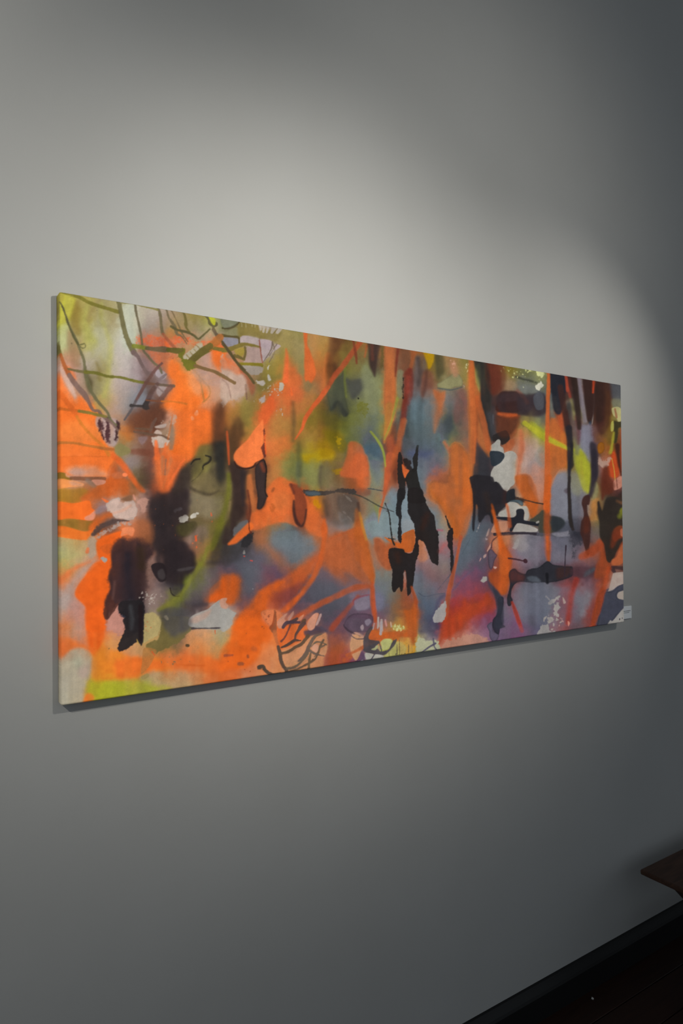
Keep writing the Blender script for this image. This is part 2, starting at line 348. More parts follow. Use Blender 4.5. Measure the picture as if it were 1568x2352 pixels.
PAINT = '''
T 120 660
B 100,200,c8c24a 60,330,b4ad35 200,250,8f7a3a 270,300,b5aa55 330,250,a3925a 300,130,b8a860 430,300,b9b27e 480,200,a59a66 550,300,a6946a 560,120,b5a878 100,420,c9cf90 170,420,a48c66 200,600,a2805f 270,450,bcb56c 340,500,bdb95c 110,520,c8cd92 150,650,c58a6a 400,420,c6c2a4 520,450,c2bd92 600,500,c9c1b4 500,650,bdb872 440,600,c4beb0 360,620,bdb57c 330,680,c6b8aa 600,650,c9bdb2 560,750,c6b8ac 680,700,c9beb5 700,800,c4b8b0
B 640,300,c9ccb0 700,250,ccd0b8 680,420,c8d0b8 720,480,c8d2b4 800,300,d0c8ac 850,250,cfc0a6 900,280,c7b4a2 880,350,a89a94 930,330,9d8f8e 930,420,7d7448 900,200,d0c6b6 1000,220,c8b8a4 1020,300,b89a84 1080,380,9a8638 1060,300,a58670 1150,300,9d8a68 1130,240,a6926a 1250,260,94823c 1300,300,8f8046 1350,250,9c8c50 1400,330,98924a 1250,350,998a6a 1300,400,a0927c 1400,400,a29684 1460,280,c0bc40 1500,330,b0ac8c 1540,330,7f8050 1480,430,c0bca0
B 450,780,a89c58 400,900,8f8468 460,900,b7b070 420,750,8e7c50 350,720,c2b4aa 330,850,5c5230 300,900,8a7a68 240,830,b09a8c 200,780,c09078 270,960,a08c78 500,960,c0b470 560,900,c4b0a4 620,950,c0a898 600,1050,c4a490 480,1060,c0a058 540,1100,b89080 650,850,c0b0a8 700,900,b5a4a0 760,850,a09090 800,780,9c8688 830,700,9c8684 760,750,b0a09c 680,1000,94908e 700,1100,74787c 650,1180,7a8084 640,1100,b0a4a0 620,1180,c4a894 840,1000,7a7c84 790,1050,84868c
B 900,800,7c625c 880,700,8c706c 950,760,8c7068 1000,820,807478 1010,930,a89490 920,900,6c5450 1060,930,82706c 900,1180,5a3a2c 820,1200,70402c 760,1260,74482e 700,1220,60382c 850,1320,744834 950,1150,54352c 1000,1080,6a4430 800,1420,94786c 850,1500,7c4a38 780,1520,7a5236 640,1500,8a7c4c 700,1480,8c7450 600,1440,8c7858 720,1560,9c8c8c
B 100,1200,f4742a 100,1350,ec8038 250,1300,f08238 150,1500,f07e3c 400,1500,f0762c 60,1000,e06a28 120,950,f47a3c 250,1050,f47838 180,1100,e86c28 350,1180,ec8038 350,1350,f0904c 300,1450,ee8038 660,1300,d87834 680,1380,cc7430 620,1250,b8703c 80,850,f08048 100,780,d8b09c 150,900,d4b4a4 200,950,d8a080
B 1120,750,ee6f2c 1180,850,f2762e 1250,900,f58a3c 1200,1000,f88038 1100,1000,e87030 1130,1100,f47830 1250,1100,f07830 1200,1250,e8743c 1300,1250,d87038 1250,1400,ec6c2a 1400,1300,e06c2c 1350,1380,ec6c2a 1100,1200,d4a088 1100,1350,9c8268 1150,1500,ec6820 1400,1500,7a6430 1450,1450,5c4c38 1520,1450,3c3630 1500,1300,6a3e28 1540,1150,7c4428 1480,1200,b85c2c 1380,1450,8a6c30 1400,950,e0935c 1350,850,d8a07c 1300,800,cc9060 1500,700,f07830 1530,620,f07030 1430,680,b89088 1380,700,b8988c 1450,780,d0a080 1530,850,d0a898 1540,1000,dca888 1500,950,d49470 1450,1050,e89060
B 850,560,9a6444 900,480,e09080 980,500,b87058 1100,480,d4704c 1250,500,d88460 950,620,b87858 1080,620,cc9870 1020,700,b8704c 1000,640,a86848 1200,560,b08c68 1300,560,b09c60 1200,700,a89058 1250,820,d89458 1480,500,e07844
P cdc84a .75 7|30,90 190,90 185,180 150,260 110,310 40,350
P 8a7436 .65 6|205,130 240,140 235,250 240,340 250,430 200,440 165,400 165,300 190,200
P cdd096 .6 7|70,360 130,340 140,430 120,520 80,560 60,500
L 9a7a58 .65 7|150,420,50 170,520,80 200,600,90 230,700,70
L bdb962 .55 6|340,120,40 300,220,45 290,330,45 330,440,55 370,500,55
L 9c8856 .5 6|420,120,40 350,220,35 320,300,30
L c2bc66 .6 6|440,150,25 440,280,35 480,380,35 530,560,45 520,700,35 510,850,45 470,1000,35
L 4e4626 .75 5|290,760,25 320,830,45 335,900,55 350,960,30
L 7c6c38 .6 5|400,700,20 425,760,34 430,850,34
L d8b8a8 .85 4|50,720,30 110,830,50 170,940,56 220,1050,20
P f27530 .75 7|20,800 90,860 160,980 215,1080 200,1040 260,1010 300,1050 330,1100 400,1180 430,1230 410,1330 470,1420 560,1480 520,1580 0,1580
P ec8a44 .5 12|80,1260 260,1230 380,1300 420,1400 300,1430 100,1400
P f07a40 .75 5|130,720 180,760 210,840 190,870 150,800
P c4acac .85 4|410,1190 500,1190 600,1230 600,1300 590,1440 530,1470 480,1420 440,1330 400,1270
P 44282c .88 3 r2|440,1200 462,1280 475,1400 440,1360 415,1280
L 46282c .88 3 r2|505,1200,16 510,1300,26 505,1420,42
L 3a2424 .9 3 r2|590,1230,22 600,1290,28 575,1400,20
P 6a402e .6 12|700,1200 800,1120 900,1130 1000,1060 1010,1180 950,1300 850,1340 760,1320 680,1250
L 8c7272 .5 12|840,680,80 900,760,100 860,860,90
P b4a8ac .8 1.6|960,760 1030,780 1040,830 970,860 940,810
P ac9c98 .8 1.6|980,910 1060,920 1100,910 1060,960 990,1010 950,960
P 868890 .75 2|860,930 830,960 790,1050 770,1080 830,1080 860,1020
P c8b4a8 .9 1.5|940,1280 1040,1255 1030,1290 960,1300
P d0b8a8 .9 1.5|930,1340 960,1310 1005,1340 990,1370 940,1350
P d4c0b0 .9 1.5 r1|920,1380 990,1360 1050,1390 1080,1410 1020,1480 940,1470 910,1410
P 90787a .7 3|790,1380 870,1380 830,1450 800,1430
P f5762c .8 9|1040,700 1120,650 1160,720 1200,780 1290,800 1380,900 1420,1000 1350,1080 1200,1150 1040,1120 1010,1080 1080,980 1120,900 1050,800
P f2702a .85 6|1480,560 1580,550 1580,700 1520,760 1480,700 1460,640
P ea6c28 .8 10|1150,1150 1440,1130 1460,1250 1480,1420 1350,1430 1300,1500 1300,1580 1130,1580 1130,1300
P e8683c .75 4 r4 x.5|770,470 860,450 1000,460 1200,460 1400,490 1580,470 1580,520 1400,560 1250,520 1100,530 1050,570 900,540 820,530 770,500
P a85440 .45 6 x.4|940,470 1080,480 1080,540 960,545
P d06a40 .65 6 r4 x.4|860,560 960,600 1080,580 1130,640 1060,680 1000,720 900,640
L ee6a30 .8 4|1040,520,24 1070,570,24
P c8bc98 .85 2|1320,520 1370,510 1360,580 1300,620 1250,660 1210,660 1220,620 1290,560
L a8683c .7 .8|1310,530,8 1370,575,8
L a8683c .7 .8|1290,550,8 1350,600,8
L a8683c .7 .8|1265,575,8 1325,620,8
L a8703c .7 .8|1240,600,8 1295,640,8
L a8703c .7 .8|1220,625,8 1270,660,8
L 77702f .9 .8|60,45,10 180,70,30 250,95,32 310,130,32 400,165,32 500,195,32 600,225,38
L 6b6648 .9 .8|65,140,10 100,220,16 130,310,22 160,380,22 220,500,24 240,560,24 280,660,26 292,740,28 300,800,32 330,900,34 360,970,30 420,1060,30 500,1150,26 530,1220,26 580,1270,24
L 6c6840 .9 .6|235,530,12 265,525,14 290,520,10 295,550,8 270,560,10 250,545,10
L 6f6432 .9 .8|45,380,8 50,500,12 70,620,24
L a85c30 .9 .8|70,620,26 100,710,38 150,810,44
L 7c6258 .9 .8|150,810,44 220,910,48 290,990,52 330,1060,32 370,1130,28 420,1140,28 460,1190,28 540,1250,24 600,1320,18
L 6f6844 .92 .8|592,95,46 620,220,42 640,330,44 665,430,44 700,520,48 740,590,54
L 75605c .9 .8|740,600,52 780,640,32 810,700,28 850,770,34 880,800,48 920,790,36
L 6a6048 .9 .8|748,110,24 760,220,22 785,330,20 805,420,22 815,500,22 830,580,22 870,630,24 920,690,22 980,740,22 1000,790,18
L 706448 .9 .8|955,150,24 985,260,26 995,370,28 1010,430,28
L a05c40 .8 .8|1010,430,28 1070,500,28 1120,560,28
L 8a8248 .9 .8|620,140,10 740,150,10 830,175,14 900,190,16 960,205,20
L 76684c .9 .8|1035,160,14 1060,270,20 1100,330,28 1120,370,28 1140,430,22 1180,450,12 1230,520,10
L 7a6848 .85 .8|1065,165,10 1140,320,12 1190,430,14 1240,500,10
L 746838 .9 .8|1182,180,20 1215,280,22 1220,340,32 1230,380,18 1280,440,14
L 5f5838 .92 .8|1085,360,22 1140,390,20 1220,410,22 1290,440,22 1335,475,20 1380,440,18 1440,385,18
L 5c5638 .9 .8|1370,220,24 1430,290,30 1450,330,44 1490,340,50
P c4c438 .95 1.5|1430,265 1470,260 1495,310 1480,350 1445,310
L 6a6040 .9 .8|1470,360,24 1500,430,20 1520,470,40 1568,500,40
L 7c8030 .9 .8|740,540,40 800,548,40 860,560,36
L 665a40 .9 1.2|860,560,36 930,570,40 1000,570,56 1060,575,46
L 5c5a28 .92 .8|1060,575,40 1130,580,44 1190,575,30
P 6c6c28 .95 1.2 r1|1140,580 1200,560 1210,590 1180,620 1210,660 1250,680 1300,690 1340,730 1290,750 1250,770 1210,720 1180,660 1150,630
L 666028 .95 .8|1290,670,50 1360,610,56 1440,560,60
L b8692c .9 1.2|1440,560,56 1500,510,60 1540,480,50
L a87038 .9 .8|1310,720,34 1390,750,26 1470,770,24 1520,800,24 1568,840,28
L 8a6a34 .9 .8|1460,560,20 1568,575,26
L a8743c .6 1|1340,810,12 1370,930,14 1390,1050,18
L b07840 .6 1|1290,760,12 1380,860,14 1440,930,14 1440,1000,14 1380,1060,12
L 6f6440 .92 .8|140,750,18 220,770,24 300,780,28
L 6e6a2c .92 .8|300,780,32 400,790,28 500,820,26 620,830,24 760,865,26 850,880,28
L 75503c .9 .8|850,880,30 950,895,24
L 665646 .9 .8|950,895,26 1060,905,24 1110,910,30
L c06428 .8 1|50,1115,28 150,1130,26 240,1140,28
L 7f7236 .9 .8|240,1140,26 330,1155,26 430,1180,28 490,1190,24
L d8662a .8 2|50,950,40 100,1020,46 170,1110,46 220,1190,36
L d07a30 .8 1.2|220,1190,30 280,1280,26 380,1390,26 470,1470,30 530,1568,36
L b87034 .85 1|60,1430,24 200,1435,22 330,1460,24 450,1480,28
L b06834 .85 1|450,1480,28 560,1495,24
L 6a4a44 .85 1.2|1000,700,20 940,760,28 900,820,32 850,890,32 800,980,28 760,1050,24
L 5c5454 .9 .8|760,1050,24 720,1130,22 660,1220,18
L 6f4e44 .8 2|1080,920,54 1030,980,46 990,1040,46
L 5c4440 .8 2|960,890,36 910,960,44 870,1050,54
L 7c6a68 .85 .8|930,800,14 970,850,34 1040,800,18
L 806c68 .85 .8|940,900,14 1020,970,16
L 3c3634 .92 1|720,1090,34 760,1092,20 830,1095,24
P 3a3432 .92 1.5|850,1040 900,1030 880,1080 890,1120 850,1130 820,1100
L 7a4a34 .85 .8|860,1040,18 1000,1050,16
L c8702e .8 1|1000,1050,16 1120,1055,18 1230,1075,18
L 6c5044 .9 1|900,1320,30 920,1260,32 950,1210,20
L 6e5240 .9 1|760,1300,18 900,1310,22
L 6a5040 .9 1|750,1330,22 900,1355,24 1000,1365,18 1070,1400,18
L 8a7460 .7 3|1080,1240,26 1100,1350,46 1090,1480,36
L d8c0b0 .8 1.5 r2 x.5|1110,1200,54 1110,1240,46
P 7c4634 .8 4|720,1490 850,1490 900,1500 900,1550 740,1540
P 8a8050 .85 2|570,1490 610,1440 680,1470 720,1500 700,1530 600,1560
L ee6c34 .85 3|950,1420,26 960,1568,56
L e87038 .85 3|1040,1440,18 1020,1568,44
L f4b898 .9 1|1280,1200,28 1285,1212,28
L f0b090 .9 1|1325,1140,18 1320,1165,40
K d8c0b0 .8 .7|1040,1330,90,120,14,4,12
K 5c5038 .7 .6|400,500,300,300,14,2,4
T 120 1052
B 100,50,f27428 300,40,f07430 450,60,f07028 150,130,dc9a70 300,100,dc9474 420,130,e09880 230,140,c8a090 90,240,e89048 200,240,dca080 100,330,a4802c 250,320,a8602c 330,230,8c6850 400,300,c06028 550,260,cc5c24 600,150,b0562c 430,230,b8643a 750,30,908488 720,80,8e8284 800,160,6a5a34 760,130,6e5838 860,200,4a3830 900,80,7c4a40 880,150,50403a 1030,50,d87440 1000,150,cc7444 980,250,c86034 1080,200,e06838 950,300,6c3828 1200,150,443830 1160,240,3c3430 1300,100,5c5030 1420,100,8c8044 1380,200,7c6a42 1350,280,8c7a58 1500,100,5c5040 1540,120,3c3630 1530,250,544a38 1450,330,6c5c40 1330,400,8c7e60 1450,430,8c7c5c 1530,430,6a6034 1350,560,6a5c38 1480,600,70602e 1430,700,746458 1330,720,6c5c4c 1540,650,6c6c24
B 1300,850,94604c 1400,850,9a7040 1450,850,80702a 1500,750,70601e 1540,800,44402c 1490,900,6c5038 1560,900,40342e 1430,980,5c5234 1500,960,403838 1350,1000,84802c 1480,1050,665c64 1550,1050,5a5068 1330,1130,787c24 1430,1150,706870 1350,1200,6a6268 1250,1180,7c8c28 1200,1280,6c7030 1100,1340,6e6e34 1300,1290,4c4648 1350,1350,3c3034 1250,1380,48383c 1150,1420,505050 1030,1420,706434 1520,1240,c4531c 1450,1300,8c4428 1540,1150,a0502c
B 100,490,e86c28 300,470,ec7030 200,600,94702c 110,580,a07c34 450,470,887a80 350,560,a45c30 460,530,b0582c 330,660,c46428 150,680,e07428 400,620,b85c28 120,830,b0ae78 200,900,bcb278 270,850,c0a878 350,780,bca488 330,900,c09c80 130,1000,b8b068 250,820,c8a060 100,740,b8b088 480,800,d8602c 450,780,e06828 480,1050,e8621f 400,1150,e8601f 300,1230,e46428 420,1300,e45e1e 250,1120,d08460 180,1200,c09080 120,1270,b0a098 110,1400,a89c94 200,1400,b88c80 280,1450,c08878 380,1500,de5c20 130,1530,d06c30 300,1540,c49078 250,1050,c89c84 150,1080,d87840 100,1140,dc7844 380,1000,d88058 560,1430,d4785c 600,1500,c88474 500,1520,cc6438
B 640,700,d06024 750,750,8c5038 820,660,b06a44 840,560,8c5c48 800,650,b4704c 690,330,b85c28 900,420,4c3a38 950,500,38302e 1050,450,4a3430 1180,420,44383a 1150,550,40342e 1000,600,2c2c30 1050,700,382a28 1150,700,3c3028 1000,800,302426 1100,850,302526 1200,900,30282a 1150,1000,2c2526 1100,1100,2c2627 930,850,8c5038 880,800,443024 850,900,38281e 700,850,48291e 620,850,3c2826 600,950,3c2826 700,1000,2a2426 800,1000,38281f 850,1050,54382c 900,950,806056 950,920,8c6c60 900,1100,74584e 930,1180,7c605a 980,1240,84706c 1000,1180,544a4c 900,1260,90685c 950,1330,84706a 880,1380,8c7c78 600,1150,40292a 700,1250,2a2427 800,1250,2c2222 750,1400,32343a 820,1450,241a1e 680,1480,2a2e38 560,1300,4c2c26 540,1420,40241f
B 620,420,c0a898 680,480,c89c88 740,470,c4a090 830,430,cc9c8c 700,360,7c5c44 650,470,a88074 500,660,5c443c 560,610,6c5850 700,680,e47c4c
P ee7330 .9 2 m.08|0,0 540,-10 555,40 530,80 510,130 500,175 400,180 280,175 150,165 110,140 0,130
P dca080 .8 9|120,110 300,80 450,110 500,150 480,174 200,168
P c8a498 .6 7|150,120 250,110 330,130 250,165 160,160
P 7c6020 .85 1.2|20,140 110,140 125,175 180,190 170,210 20,200
L 7c5038 .85 1.2|170,190,32 300,195,36 480,195,32
P e89050 .92 1|0,195 150,205 280,235 290,250 270,265 150,275 0,290
P dca488 .7 5|160,215 280,240 270,260 180,262
P 9c7028 .75 6|20,300 150,290 280,280 330,320 260,370 250,410 20,410
P c45c26 .7 8|430,250 560,170 680,200 700,330 620,360 480,370 280,380 330,320
L e0622a .85 4|560,-20,56 640,60,56 720,170,56 800,280,46 840,310,26
L 847468 .7 4|320,210,36 380,250,46
P dc9478 .92 1|365,205 480,210 480,240 415,255 385,235
P bc6a44 .7 3|550,150 620,130 650,160 640,190 560,190
L f08050 .95 1|660,158,34 672,160,34
P 84642a .8 5|20,570 200,570 370,580 350,640 320,690 200,660 20,625
P ec6c28 .95 1.2|0,410 200,420 320,395 350,410 360,460 395,490 390,540 370,575 300,575 150,560 0,570
P e09478 .9 2|300,550 350,520 390,490 395,540 370,576 310,573
P e67028 .9 2|0,625 150,640 300,680 400,640 330,740 300,760 180,745 0,715
L cc6026 .85 5|360,650,56 430,580,56 520,530,46 600,500,26
L 8a7c84 .8 4|410,500,40 460,470,60 500,450,30
L 50403c .9 2.5 r1|375,710,26 430,650,54 500,610,50 600,585,36 700,575,20
L c0b0a8 .7 1.5 r2 x.6|410,740,20 480,690,26 560,640,34 640,605,28 710,610,14
P bca48c .85 3|330,790 370,725 410,760 420,800 400,900 340,920
L e07040 .8 2|330,840,30 325,865,34
P e8621f .92 3|420,760 540,700 640,680 640,730 570,790 540,860 550,1000 520,1100 540,1200 500,1290 480,1400 490,1580 320,1580 330,1400 220,1280 230,1190 300,1090 380,970 450,950 420,900 405,820
P cc5c24 .8 2|440,820 540,790 550,850 510,890 470,870
L a8a49c .98 .8 r1|465,925,44 485,940,44
L e07440 .8 6|80,1130,56 150,1060,46 250,1000,36 350,960,22
L b4a096 .65 9|80,1480,56 130,1300,64 200,1150,64 300,1030,46 380,960,28
P c48878 .5 12|100,1500 180,1330 250,1350 300,1450 300,1530 200,1500
P c8aea0 .95 1.2 r.8|490,430 540,390 600,365 630,380 610,420 640,430 700,400 745,400 775,450 780,500 760,550 720,575 640,565 580,555 545,510 505,480
L e07848 .7 3|560,510,20 640,490,28 720,440,22
P e87038 .9 1|455,372 520,400 500,415 470,400
P 8a7068 .8 2|600,440 640,420 660,440 600,470
P 7c5840 .85 3|630,380 720,345 740,370 720,400 660,400
L dc9880 .9 1.5|745,345,14 760,385,20
P d09c88 .9 1.5 r1|780,395 860,370 880,400 850,490 825,495 800,440
P e87c4c .95 1|640,650 700,650 750,655 755,690 735,725 700,710 630,725 650,690
P 382c2c .85 11|900,380 960,330 1060,320 1110,280 1150,300 1250,300 1260,450 1240,520 1160,580 1130,680 1180,760 1230,800 1290,880 1315,960 1290,1050 1220,1110 1190,1170 1100,1170 1030,1050 1010,980 1000,900 930,850 920,720 900,600 880,480
P 28242a .6 14|940,420 1040,520 1080,700 1180,850 1280,980 1180,1080 1080,1040 1020,880 940,740
P e46c34 .85 7|940,-10 1260,-20 1230,60 1170,120 1120,230 1060,310 1000,320 970,240 960,120
L a07a5c .6 4|1010,0,30 1000,150,30
L b4805c .5 4|1090,20,20 1050,150,24
L 3a302c .85 8|1330,40,90 1220,170,110 1150,300,100
L 8c8446 .7 6|1490,40,46 1420,120,46
L 2c2620 .85 1.5|1440,0,20 1430,30,14 1380,70,14 1380,110,10 1340,170,8 1280,220,6
P 38282a .93 5 r1.4|640,730 700,760 800,740 870,770 930,870 900,930 870,1020 860,1100 885,1180 850,1260 845,1580 680,1580 670,1440 640,1380 610,1350 560,1400 530,1430 520,1485 480,1450 470,1400 500,1300 540,1190 510,1100 545,1000 545,900 540,850 580,780
L 26222a .7 10|700,900,70 700,1100,80 720,1300,90
L 4a302c .7 9|600,900,50 590,1100,60 560,1300,40
L 3a2c1c .6 10|820,850,70 830,1000,70
L 454850 .6 6|720,1330,46 730,1420,46 740,1568,46
L 20181c .8 4|820,1300,46 815,1568,46
P c88c7c .9 1.5 r3 x.2|600,1350 650,1380 660,1400 620,1420 620,1450 670,1480 680,1500 660,1580 520,1580 540,1480 530,1440 560,1400
P 282c3e .9 1 r3|620,1400 680,1390 700,1440 690,1480 640,1460
P 847068 .7 5 r2 x.4|870,1260 960,1200 1040,1240 1020,1330 920,1380 860,1380
L ccc4b4 .95 .8 r1|1180,560,38 1230,555,38 1210,580,28
L ccc4b4 .95 .8 r.6|1280,540,30 1305,535,38
L ccc4b4 .95 .8|1330,515,16 1335,510,16
L 6c6468 .8 1.5 r1|1130,490,30 1180,470,30
P 4a4228 .7 4 m.3|1170,620 1300,590 1330,640 1280,700 1220,730 1180,710 1150,660
P 8c6c62 .6 8|880,940 1000,900 1010,960 930,970 900,1040 930,1120 880,1160 870,1050
P 2c2426 .92 1.2|910,1000 960,968 1020,975 1050,1040 1040,1130 990,1140 940,1080
P 484040 .6 5|960,1060 1010,1030 1040,1090 1030,1120 980,1110
P 484040 .8 3|1150,1030 1280,1005 1310,1010 1250,1040 1170,1050
P 3c363a .85 5|1060,1150 1190,1160 1200,1220 1170,1265 1120,1270 1090,1220
L 241e1e .8 1|1085,1200,12 1100,1250,10 1140,1275,10 1170,1270,8
L 7c7c2c .5 7|1450,800,34 1400,930,40 1340,1060,34 1280,1160,34 1220,1250,34 1130,1330,44 1030,1400,34
L 3c3436 .7 6|1430,970,26 1568,960,36
L 40383c .8 6|1240,1340,46 1330,1340,54 1420,1345,36
P d0581c .9 4|1580,1120 1500,1160 1450,1230 1440,1310 1460,1330 1580,1290
K e06838 .8 .7|1330,780,60,50,6,5,14
K d06030 .7 .6|1300,600,250,300,12,2,5
T 120 1244
B 100,800,b0826c 200,850,b49c88 280,800,b89080 110,780,d06c30 380,750,e0601f 400,900,dc6c2c 200,930,d0602a 110,1000,d06030 300,960,c87048 200,1060,b0a088 120,1150,a8a08a 250,1130,a0a488 330,1150,b09480 300,1220,b09488 150,1300,a8a498 250,1300,a8a090 120,1430,a4a494 430,1000,d0802c 480,1150,d87828 420,1250,d07c2c 600,1150,dc6c24 700,1100,e0662a 750,1200,d86c28 600,1050,d88450 550,900,d09458 560,800,d08c6c 620,780,c88070 450,820,de7034 600,960,c88c50 380,1300,a8a430 480,1330,a8a82c 600,1330,a8a438 720,1300,b0a458 850,1320,a8a060 350,1430,c8702c 450,1400,a0a02c 250,1430,a89c7c 1000,1300,b8a06c 1100,1280,b89c70 1200,1230,c09870 950,1220,b89470 1100,1180,cc7038 1300,1200,cc8050 1450,1180,d06428 1400,1080,d86828 1250,1080,cc6430 1100,1060,c87444 1000,1080,d06c34 1350,1000,d08048 1450,1000,cc8850 1300,920,d49058 1450,900,d0a070 1380,850,d89868 1550,900,b8a878 1540,1000,c88c50 1250,880,d8905c 1350,740,a89c94 1500,650,aaa49c 1540,800,b0a894 1450,1270,c86c3c 1350,1290,c08858 1550,1230,d86428 900,750,b8a870 920,830,bca46c 880,900,c09858 960,900,c09460 700,1000,cc9868 780,980,c89464 1050,850,6c6440 1150,800,504c48 1200,850,524a44 1000,950,86703a 1100,920,7c6840 600,1450,a0a034 900,1400,a8a058 1200,1350,b89868 1500,1330,c47040
P e45f1f .9 5|320,600 490,600 480,750 490,850 450,950 410,1050 370,1030 340,950 320,800
P d86a2c .8 7|60,890 180,900 300,960 380,980 370,1010 240,970 160,1010 70,1060
P b0a48c .85 6|80,1090 180,1000 270,985 340,1020 370,1090 360,1180 340,1250 300,1350 280,1490 40,1500 40,1100
P a4a890 .5 12|200,1080 280,1080 270,1150 210,1150
P b4948c .5 10|260,1170 340,1130 350,1220 280,1250
P d87c28 .8 7|390,1020 500,1000 620,1010 700,1060 820,1070 960,1060 1040,1100 1100,1180 900,1190 820,1230 720,1260 600,1275 500,1270 400,1290 370,1200
P e0682a .8 9|600,1100 800,1060 1000,1080 1200,1060 1400,1060 1580,1100 1580,1180 1400,1190 1200,1190 1000,1180 830,1220 700,1260 600,1240
P a6a62a .8 9|350,1290 450,1290 600,1290 750,1270 850,1290 1000,1330 1100,1350 900,1390 600,1430 360,1480 320,1440
P dc702c .9 4|300,1440 330,1395 370,1400 395,1440 370,1480 300,1500
P c88c7c .8 2 r3|600,590 660,620 620,660 640,690 680,720 670,790 640,850 560,840 500,790 530,700
P bca870 .92 1.2 r1.5|848,670 950,665 1005,730 1000,780 980,830 960,870 920,890 870,920 840,930 845,800
P 262224 .95 1 r.7|620,560 720,540 845,560 845,720 848,760 835,955 800,935 785,925 760,940 690,985 640,1010 610,1000 612,960 650,870 670,800 655,720 680,690 620,660
L 484a4c .6 5|720,600,36 735,700,44 730,800,34
L 241a1c .8 3|815,600,44 815,900,34
P c8a050 .95 .8|780,895 802,938 790,942
P 6e6238 .9 1 r.8|1010,720 1030,700 1250,690 1270,760 1285,800 1260,840 1200,890 1150,940 1080,970 1010,1000 940,1030 880,990 870,950 930,910 980,870 1000,820
P 4c4a4a .75 12|1060,640 1250,680 1280,800 1200,850 1100,860 1050,760
L c8b488 .95 .8 r.5|1045,695,26 1058,712,26
P c09a60 .9 1|950,890 985,860 975,900 955,910
P a8703c .7 1|850,980 960,1000 930,1090 890,1160 820,1220 830,1100
L 968250 .7 1.5|840,1250,36 880,1230,36
P aaa49c .97 1|1580,540 1480,580 1430,625 1360,650 1280,690 1258,730 1290,790 1580,790
P c8a08c .7 4|1264,735 1300,692 1400,655 1460,628 1420,700 1330,750
L 40383a .9 .8|1290,800,24 1350,800,12 1568,796,14
L 50402c .95 .8|1238,955,26 1252,956,26
L d05028 .9 .7|1498,820,8 1500,850,8
L c8582c .9 .7|920,1010,10 945,1045,10
L c85c24 .6 3|1150,1130,20 1400,1140,20
K 806848 .7 .7|1100,1090,110,40,12,3,9
K 6c5838 .7 .6|700,1100,600,320,16,2,4
K c05830 .8 .6|900,770,50,60,7,3,6
T 512 700
B 50,160,6e6c40 80,250,7c7450 30,330,8c8488 200,230,7a6c38 300,230,80703c 250,180,a09070 450,200,b0a090 350,270,80703a 480,280,806e40 550,250,a09258 600,300,a08c58 680,260,8c8448 560,350,aa9858 650,400,a09060 700,350,98885a 530,480,8c7c38 450,600,7c7034 400,560,90803c 500,560,a08c40 550,600,a8803c 620,460,a08854 680,550,8c8450 720,600,8a8454 640,650,c06c38 590,620,dc6834
B 850,300,bc8850 830,400,b48450 950,330,b08c50 920,400,b0954c 880,480,bc7838 860,600,bc6834 900,550,c47838 960,450,c08040 850,700,b86434 780,740,7c704c 870,750,78684c 940,650,dc7434 930,750,d4703c 760,800,a88450 740,860,b46838 680,780,d06434 620,720,c86430 560,700,b87838
B 1050,330,6c4028 1020,420,7c4c28 1100,310,5c3820 1100,400,76602e 1150,350,6a5a30 1000,520,6c4824 1060,500,746430 1000,600,543824 1050,560,6c4028 1150,450,7c6830 1250,370,9c6030 1220,500,6c5038 1280,450,7c6838 1320,400,807040 1150,600,7c8838 1200,580,847840 1270,560,7c7844 1180,650,74683a 1330,560,848858 1300,650,7c8464 1350,750,84885c 1420,700,788058 1450,650,747850 1400,430,403230 1370,500,48302a 1420,550,42342e 1470,420,5c4c30 1480,520,74643e 1520,450,d87838 1530,650,d06c34 1540,850,c86c34 1530,950,bc6c3c
B 1060,750,48503a 1020,850,5c5c40 1080,700,586040 1050,920,404238 1000,970,3c3f38 1100,980,383c36 1120,800,5c6c38 1180,720,4c4c48 1250,760,4a4a46 1200,830,484846 1150,880,6a7044 1250,870,80885c 1300,900,7c8454 1200,950,6c7038 1180,1050,707834 1300,950,686830 1370,900,808868 1440,900,6c7c50 1350,1050,6c7c68 1420,1050,627858 1280,1080,747c50 1200,1130,6c7040 1100,1100,5c5c20 1000,1080,585020 900,1050,70582a 950,1000,685024 900,950,805c2c 850,1000,786428 830,1100,7c7028 800,1050,787028 760,1080,806c2c 900,1150,985c28 1000,1200,6c5c18 950,1250,806c18 1050,1270,a07c10 1100,1300,5c5a24 850,1200,987034 800,1250,a08c48 780,1330,a08030 900,1320,9c7410 960,1370,a87410 850,1400,b09010 780,1410,ac9014 1000,1400,a88410 1060,1370,70603c 700,1300,70602c 700,1400,6c6a38 640,1380,848038 640,1450,7c7c44 750,1500,808454 850,1500,848a64 900,1480,6c6650 960,1530,706450 1040,1530,6c5820 1080,1420,726450 700,1500,5c6440 650,1540,707444 560,1500,888048 600,1560,808448
B 1250,1180,66745c 1320,1200,5c6c68 1350,1250,48565a 1300,1300,4c6068 1350,1350,40606c 1420,1330,3c586c 1440,1420,38566c 1400,1450,507080 1400,1530,6c8474 1430,1500,70887c 1440,1180,68844c 1200,1250,5c6a40 1120,1200,6c743c 1150,1330,6a6048 1540,1150,7c4c34 1540,1300,6c3828 1510,1400,a05028 1540,1500,c85c2c
